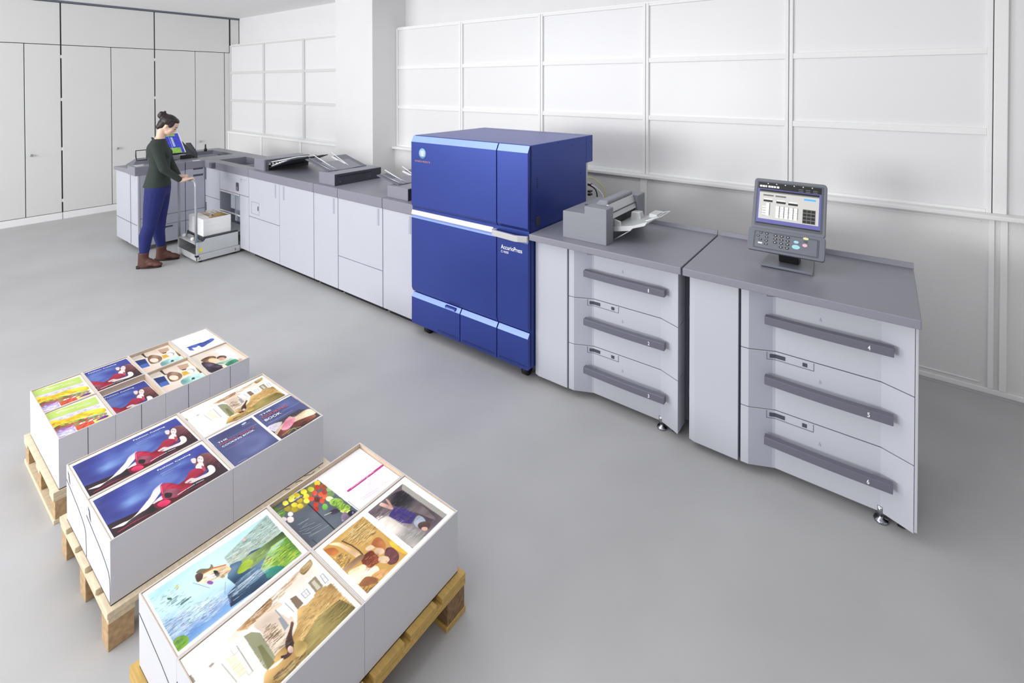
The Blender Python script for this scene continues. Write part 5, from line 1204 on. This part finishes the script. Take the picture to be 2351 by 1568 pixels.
def stack(label, B, z, art, W, H, grp, crop=(.018, .982, .018, .982), curl=.0, texts=True):
    x0, x1, y0, y1 = B; e = .006
    u = thing('print_stack', label, 'stack of prints', ((x0 + x1) / 2, (y0 + y1) / 2, .139), grp)
    MB().box(x0 + e, x1 - e, y0 + e, y1 - e, .1385, z - .001 - abs(curl) * .6).build('paper_block', 'paper', u)
    cv = canvas(art, W, H, *( (.365, .275) if art in BIG else (.186, .277)))
    sh = print_sheet('top_sheet', cv, y0 + e, y1 - y0 - 2 * e, x0 + e, x1 - x0 - 2 * e, z, u, crop, curl)
    for o in ART[art][1]:
        if o[0] == 'T' and texts:
            c, a, b, s = o[1], o[2], o[3], o[4]
            def w2(p): return ((x0 + e) + (p[1] - crop[2]) / (crop[3] - crop[2]) * (x1 - x0 - 2 * e), (y0 + e) + (p[0] - crop[0]) / (crop[1] - crop[0]) * (y1 - y0 - 2 * e))
            pa, pb = w2(a), w2(b); k = (y1 - y0) / .365 / (crop[1] - crop[0]) * .964; wd = math.hypot(pb[0] - pa[0], pb[1] - pa[1])
            off = .0036 if s[:3] in ('CHO', 'CON') else 0
            text('printed_title', s, (pa[0] + off, pa[1], z + .0008 + curl * 1.5), (pb[0] - pa[0], pb[1] - pa[1], 0), (-1, 0, 0), wd, 'textr' if c[0] == 205 and c[1] == 92 else 'textw', sh, TH[s] * (k if art == 'fashion' else 1), .0002, .01)
    return u
BIG = ('fashion', 'lily', 'hall', 'contents', 'photos', 'cooking')
# nearest pallet
G3 = 'cartons on the amber pallet'; P3 = 'print stacks on the amber pallet'
X3 = (-.006, .277, .555); Y3 = (-1.893, -1.531, -1.160)
B = carton('white open box nearest the camera on the left, holding the water lily prints', X3[0], X3[1], Y3[0], Y3[1], G3, flap=True); stack('stack of white-bordered prints of a boat among water lilies', B, .345, 'lily', 400, 300, P3, curl=.0008)
B = carton('white open box at the bottom edge of the photo, holding the brown sketch prints', X3[1], X3[2], Y3[0], Y3[1], G3, flap=True); stack('stack of large brown and white house sketch prints at the bottom edge', B, .345, 'hall', 400, 300, P3, curl=.0008)
B = carton('white open box with kraft rim holding the vegetable and cupcake pages', X3[0], X3[1], Y3[1], Y3[2], G3); stack('stack of prints with vegetables on slate beside a pale recipe page', B, .331, 'contents', 400, 300, P3, curl=.0012)
B = carton('white open box at the right corner of the amber pallet, holding the two-photo prints', X3[1], X3[2], Y3[1], Y3[2], G3); stack('stack of prints with two photos, a blue skirt and golden hair', B, .345, 'photos', 400, 300, P3, curl=.0008)
# middle pallet
G2 = 'cartons on the middle pallet'; P2 = 'print stacks on the middle pallet'
X2 = (-.836, -.560, -.284); Y2 = (-1.891, -1.525, -1.156)
B = carton('white marked box with the rear fashion print on the middle pallet', X2[0], X2[1], Y2[0], Y2[1], G2, flap=True, mark=True); stack('rear one of the two wide blue fashion catalogue stacks', B, .344, 'fashion', 400, 300, P2, curl=.0006)
B = carton('white marked box with the front fashion print, near corner of the middle pallet', X2[1], X2[2], Y2[0], Y2[1], G2, flap=True, mark=True); stack('front one of the two wide blue fashion catalogue stacks', B, .3455, 'fashion', 400, 300, P2, curl=.0006)
B = carton('white open box holding the brown sketch prints at the back of the middle pallet', X2[0], X2[1], Y2[1], Y2[2], G2); stack('stack of brown and white house sketch prints at the back of the middle pallet', B, .343, 'hall', 400, 300, P2, curl=.001)
B = carton('white box holding the cooking book covers at the right of the middle pallet', X2[1], X2[2], Y2[1], Y2[2], G2); stack('stack of navy cooking book covers with a steak photo', B, .346, 'cooking', 400, 300, P2, curl=.0008)
# far pallet: two rows of four small boxes
G1 = 'small cartons on the far pallet'; P1 = 'print stacks on the far pallet'
X1 = (-1.604, -1.326, -1.048); Y1 = [-1.875, -1.690, -1.503, -1.316, -1.126]
what = [('garden', 'yellow and green garden flower prints', .343, .343, (.02, .98, .02, .98)), ('fashion', 'cropped blue fashion catalogue prints', .343, .320, (.50, .965, .06, .955)), ('girl', 'prints of a girl with open books', .332, .334, (.02, .98, .02, .98))]
for i, (a, nm, zb, zf_, cr) in enumerate(what):
    for r_, (za, row, sl) in enumerate(((zb, 'back', 0), (zf_, 'front', 1))):
        B = carton('small white box of %s, %s row' % (nm, row), X1[r_], X1[r_ + 1], Y1[i], Y1[i + 1], G1, slit=sl)
        stack('small stack of %s, %s row' % (nm, row), B, za, a, 400 if a == 'fashion' else 210, 300 if a == 'fashion' else 300, P1, crop=cr, curl=.0015 if a == 'fashion' else .001)
B = carton('small white box of blue machine brochures, back corner of the far pallet', X1[0], X1[1], Y1[3], Y1[4], G1); stack('small stack of white brochures picturing a blue machine', B, .3465, 'machine', 210, 300, P1, curl=.0006)
B = carton('small white box of couple prints, right front corner of the far pallet', X1[1], X1[2], Y1[3], Y1[4], G1, slit=2); stack('small stack of prints of a couple leaning together', B, .342, 'couple', 210, 300, P1, curl=.001)
# loose stack on the trolley
u = thing('print_stack', 'tall loose stack of white sheets with a brown picture on the trolley', 'stack of prints', (-4.19, -.13, .2465), 'print stack on the trolley')
b = MB(); rnd = random.Random(4)
for k in range(14):
    z0 = .2465 + k * .0126; dx, dy = rnd.uniform(-.0012, .0012), rnd.uniform(-.0012, .0012); b.box(-4.375 + dx, -4.002 + dx, -.262 + dy + .002, -.0 + dy, z0, z0 + .0124)
b.build('paper_block', 'paper', u)
print_sheet('top_sheet', canvas('hall', 400, 300, .365, .275), -.255, .248, -4.365, .353, .4238, u, (.05, .98, .15, .95), .0002)

# ------------------------------------------------------------------ the woman at the trolley
FD = Vector((.42, .907, 0)).normalized(); RT = Vector((FD.y, -FD.x, 0)); UP = Vector((0, 0, 1)); C0 = Vector((-4.29, -.56, 0))
def J(f, r, z): return C0 + FD * f + RT * r + UP * z
W_ = thing('person', 'woman in green sweater and blue jeans looking down, hands on the trolley handle', 'person', tuple(C0))
def capsule(mb, pts, rad, n=14, rv=None):
    pts = [Vector(p) for p in pts]; P = []; R_ = []
    for i in range(len(pts) - 1):
        for k in range(6): t = k / 6; P.append(pts[i].lerp(pts[i + 1], t)); R_.append(rad[i] * (1 - t) + rad[i + 1] * t)
    P.append(pts[-1]); R_.append(rad[-1])
    mb.tube(P, R_, n)
    mb.ell(pts[0], (rad[0],) * 3); mb.ell(pts[-1], (rad[-1],) * 3)
    for i in range(1, len(pts) - 1): mb.ell(pts[i], (rad[i],) * 3)
def remesh(o, vs, smooth=4):
    r = o.modifiers.new('surface', 'REMESH'); r.mode = 'VOXEL'; r.voxel_size = vs; r.use_smooth_shade = True
    s_ = o.modifiers.new('smooth', 'SMOOTH'); s_.iterations = smooth; s_.factor = .5
    dg = bpy.context.evaluated_depsgraph_get(); me = bpy.data.meshes.new_from_object(o.evaluated_get(dg)); o.modifiers.clear(); me.name = o.name; o.data = me
    for p in me.polygons: p.use_smooth = True
    return o
# joints: (forward, right, up)
sh_n, el_n, wr_n = J(.015, .155, 1.205), J(.075, .19, .985), J(.205, .125, .848)
sh_f, el_f, wr_f = J(.015, -.145, 1.205), J(.085, -.19, .985), J(.16, -.13, .853)
hip_n, kn_n, an_n = J(-.005, .078, .76), J(-.052, .085, .42), J(-.105, .09, .115)
hip_f, kn_f, an_f = J(.01, -.078, .76), J(.0, -.085, .42), J(.012, -.09, .105)
hd_f = (FD * .82 - UP * .57).normalized(); hd_u = (UP * .82 + FD * .57).normalized()   # head bowed forward
hc = J(.095, 0, 1.405)
b = MB()
b.ell(hc + hd_u * .012, (.077, .064, .088), (hd_f, RT, hd_u))
b.ell(hc - hd_f * .02 + hd_u * .028, (.078, .068, .072), (hd_f, RT, hd_u))
b.ell(hc + hd_f * .032 - hd_u * .050, (.042, .044, .042), (hd_f, RT, hd_u))
b.ell(hc + hd_f * .056 - hd_u * .074, (.018, .022, .017), (hd_f, RT, hd_u))                # chin
b.ell(hc + hd_f * .074 - hd_u * .022, (.013, .0080, .018), (hd_f, RT, hd_u))               # nose
b.ell(hc + hd_f * .080 - hd_u * .031, (.0075, .0080, .006), (hd_f, RT, hd_u))
b.ell(hc + hd_f * .070 - hd_u * .052, (.012, .020, .010), (hd_f, RT, hd_u))                # mouth
b.ell(hc + hd_f * .060 + hd_u * .006, (.014, .042, .016), (hd_f, RT, hd_u))                # brow
for sg in (1, -1):
    b.ell(hc + hd_f * .044 - hd_u * .026 + RT * sg * .030, (.024, .022, .028), (hd_f, RT, hd_u))
    e_ = hc - hd_f * .006 - hd_u * .018 + RT * sg * .067
    b.ell(e_, (.011, .0055, .018), (hd_f, RT, hd_u)); b.ell(e_ - hd_u * .014, (.007, .005, .008), (hd_f, RT, hd_u))
capsule(b, [hc - hd_u * .05 - hd_f * .025, J(.028, 0, 1.30), J(.01, 0, 1.22)], [.042, .038, .054])
# torso core, arms and legs inside the clothes
b.loft([(J(-.0, 0, .72), FD, .085, RT, .13), (J(-.003, 0, .82), FD, .09, RT, .135), (J(.012, 0, 1.0), FD, .07, RT, .108), (J(.012, 0, 1.13), FD, .08, RT, .13), (J(.008, 0, 1.22), FD, .055, RT, .10), (J(.012, 0, 1.25), FD, .045, RT, .06)])
for s_, e_, w_ in ((sh_n, el_n, wr_n), (sh_f, el_f, wr_f)): capsule(b, [s_, e_, w_], [.038, .030, .020])
for h_, k_, a_ in ((hip_n, kn_n, an_n), (hip_f, kn_f, an_f)): capsule(b, [h_, k_, a_], [.07, .045, .028])
def hand(wr, tgt_x, side):
    # palm on top of the bar (bar runs along X at y=-.338, z=.835), fingers over it
    bar = Vector((tgt_x, -.338, .835)); d = (bar + Vector((0, 0, .022)) - wr); d.normalize(); lat = Vector((1, 0, 0)); lat = (lat - d * lat.dot(d)).normalized(); nrm = d.cross(lat).normalized()
    if nrm.z < 0: nrm = -nrm
    kn = bar + Vector((0, -.004, .024))
    capsule(b, [wr, wr.lerp(kn, .5)], [.020, .022])
    b.ell(wr.lerp(kn, .55), (.040, .034, .013), (d, lat, nrm)); b.ell(wr.lerp(kn, .82), (.024, .036, .012), (d, lat, nrm))
    for k, (ln, r) in enumerate(((.9, .0078), (1.0, .0082), (.95, .0078), (.78, .0068))):
        o = lat * (side * (.027 - k * .0178)); p0 = kn + o - d * .004
        p1 = p0 + Vector((0, .022 * ln, .002)); p2 = p1 + Vector((0, .014 * ln, -.020 * ln)); p3 = p2 + Vector((0, -.008, -.016 * ln))
        capsule(b, [p0, p1, p2, p3], [r * 1.05, r, r * .92, r * .82], 10)
    t0 = wr.lerp(kn, .45) + lat * (side * .026); t1 = t0 + d * .022 + lat * (side * .016) - nrm * .008; t2 = t1 + d * .020 - nrm * .014 + lat * (side * .0)
    capsule(b, [t0, t1, t2], [.0115, .0098, .0082], 10)
hand(wr_n, -4.075, -1); hand(wr_f, -4.285, 1)
body = remesh(b.build('body', 'skin', W_), .0042, 3)
# face details
for sg in (1, -1):
    e_ = hc + hd_f * .0745 - hd_u * .004 + RT * sg * .026
    ey = MB(); ey.ell(e_ - hd_f * .004, (.006, .012, .004), (hd_f, RT, hd_u), 10, 6); ey.build('eyelash', 'hair', W_)
    ey = MB(); ey.tube([hc + hd_f * .0735 + hd_u * .014 + RT * sg * .012, hc + hd_f * .073 + hd_u * .018 + RT * sg * .026, hc + hd_f * .062 + hd_u * .015 + RT * sg * .042], .0026, 6); ey.build('eyebrow', 'hair', W_)
MB().ell(hc + hd_f * .079 - hd_u * .0525, (.006, .016, .0055), (hd_f, RT, hd_u), 10, 6).build('lips', 'lips', W_)
# hair with bun
b = MB()
b.ell(hc - hd_f * .022 + hd_u * .036, (.084, .073, .070), (hd_f, RT, hd_u))
b.ell(hc - hd_f * .045 + hd_u * .0, (.052, .064, .072), (hd_f, RT, hd_u))
b.ell(hc + hd_f * .012 + hd_u * .066, (.050, .058, .032), (hd_f, RT, hd_u))
b.ell(hc - hd_f * .056 - hd_u * .048, (.032, .046, .036), (hd_f, RT, hd_u))
for sg in (1, -1): b.ell(hc + hd_f * .018 + hd_u * .022 + RT * sg * .056, (.024, .012, .036), (hd_f, RT, hd_u))
bc = hc - hd_f * .105 + hd_u * .052
b.ell(bc, (.036, .038, .036), (hd_f, RT, hd_u)); b.ell(bc + UP * .022 + RT * .012, (.026, .022, .022)); b.ell(bc - hd_f * .012 - RT * .018, (.022, .022, .026)); b.ell(bc + UP * .034 + FD * .028, (.012, .010, .016)); b.ell(bc + FD * .035, (.026, .022, .022))
remesh(b.build('hair', 'hair', W_), .005, 2)
MB().tube(spline([J(-.024, -.032, 1.290), J(-.030, 0, 1.297), J(-.024, .032, 1.290), J(.0, .046, 1.272)], 5), .0022, 6).build('collar', 'white', W_)
# sweater
b = MB()
b.loft([(J(-.004, 0, .792), FD, .116, RT, .162), (J(.0, 0, .84), FD, .106, RT, .155), (J(.008, 0, .92), FD, .094, RT, .138), (J(.018, 0, 1.0), FD, .084, RT, .122), (J(.018, 0, 1.08), FD, .092, RT, .135), (J(.014, 0, 1.16), FD, .094, RT, .15), (J(.006, 0, 1.215), FD, .076, RT, .145), (J(.010, 0, 1.252), FD, .062, RT, .105), (J(.016, 0, 1.272), FD, .053, RT, .066)], 28)
for sg in (1, -1): b.ell(J(.078, sg * .062, 1.118), (.042, .05, .048), (FD, RT, UP))
b.ell(J(-.045, 0, 1.15), (.045, .11, .09), (FD, RT, UP))
for s_, e_, w_ in ((sh_n, el_n, wr_n), (sh_f, el_f, wr_f)): capsule(b, [s_, s_.lerp(e_, .5), e_, w_.lerp(e_, .10)], [.052, .046, .040, .0285])
remesh(b.build('sweater', 'sweater', W_), .0068, 4)
# jeans
b = MB()
b.loft([(J(.0, 0, .70), FD, .09, RT, .14), (J(-.003, 0, .76), FD, .104, RT, .15), (J(-.0, 0, .83), FD, .098, RT, .142)], 24)
capsule(b, [hip_n, hip_n.lerp(kn_n, .45), kn_n, kn_n.lerp(an_n, .35) - FD * .014, kn_n.lerp(an_n, .85)], [.092, .080, .058, .057, .041])
capsule(b, [hip_f, hip_f.lerp(kn_f, .45), kn_f, kn_f.lerp(an_f, .35) - FD * .014, kn_f.lerp(an_f, .80)], [.092, .080, .057, .056, .041])
b.ell(J(-.045, .055, .745), (.055, .07, .07), (FD, RT, UP)); b.ell(J(-.045, -.055, .745), (.055, .07, .07), (FD, RT, UP))
for k_ in (kn_n, kn_f):
    for dz in (-.03, 0, .03): b.ell(k_ + UP * dz, (.0605, .058, .007), (FD, RT, UP))
remesh(b.build('jeans', 'denim', W_), .0068, 3)
# ankle boots, toes turned along the feet in the photo
def boot(an, toe_dir):
    t = Vector((toe_dir[0], toe_dir[1], 0)).normalized(); r_ = Vector((t.y, -t.x, 0)); g = Vector((an.x, an.y, 0)); b = MB()
    b.loft([(g + UP * .155 + t * .004, t, .046, r_, .038), (g + UP * .11, t, .043, r_, .036), (g + UP * .07 + t * .008, t, .054, r_, .036), (g + UP * .03 + t * .012, t, .062, r_, .036), (g + UP * .012 + t * .012, t, .060, r_, .034)])
    b.ell(g + t * .075 + UP * .040, (.075, .037, .030), (t, r_, UP)); b.ell(g + t * .118 + UP * .030, (.052, .035, .022), (t, r_, UP)); b.ell(g + t * .04 + UP * .060, (.055, .034, .036), (t, r_, UP))
    o = remesh(b.build('boot', 'leather', W_), .005, 3)
    s_ = MB(); s_.loft([(g + t * .054 + UP * .0, t, .106, r_, .033), (g + t * .054 + UP * .012, t, .107, r_, .034)], 24); s_.build('boot_sole', 'sole', o)
    MB().loft([(g - t * .032, t, .030, r_, .030), (g - t * .032 + UP * .022, t, .032, r_, .032)], 16).build('boot_heel', 'sole', o)
boot(an_n, (.70, .71)); boot(an_f, (.62, .78))
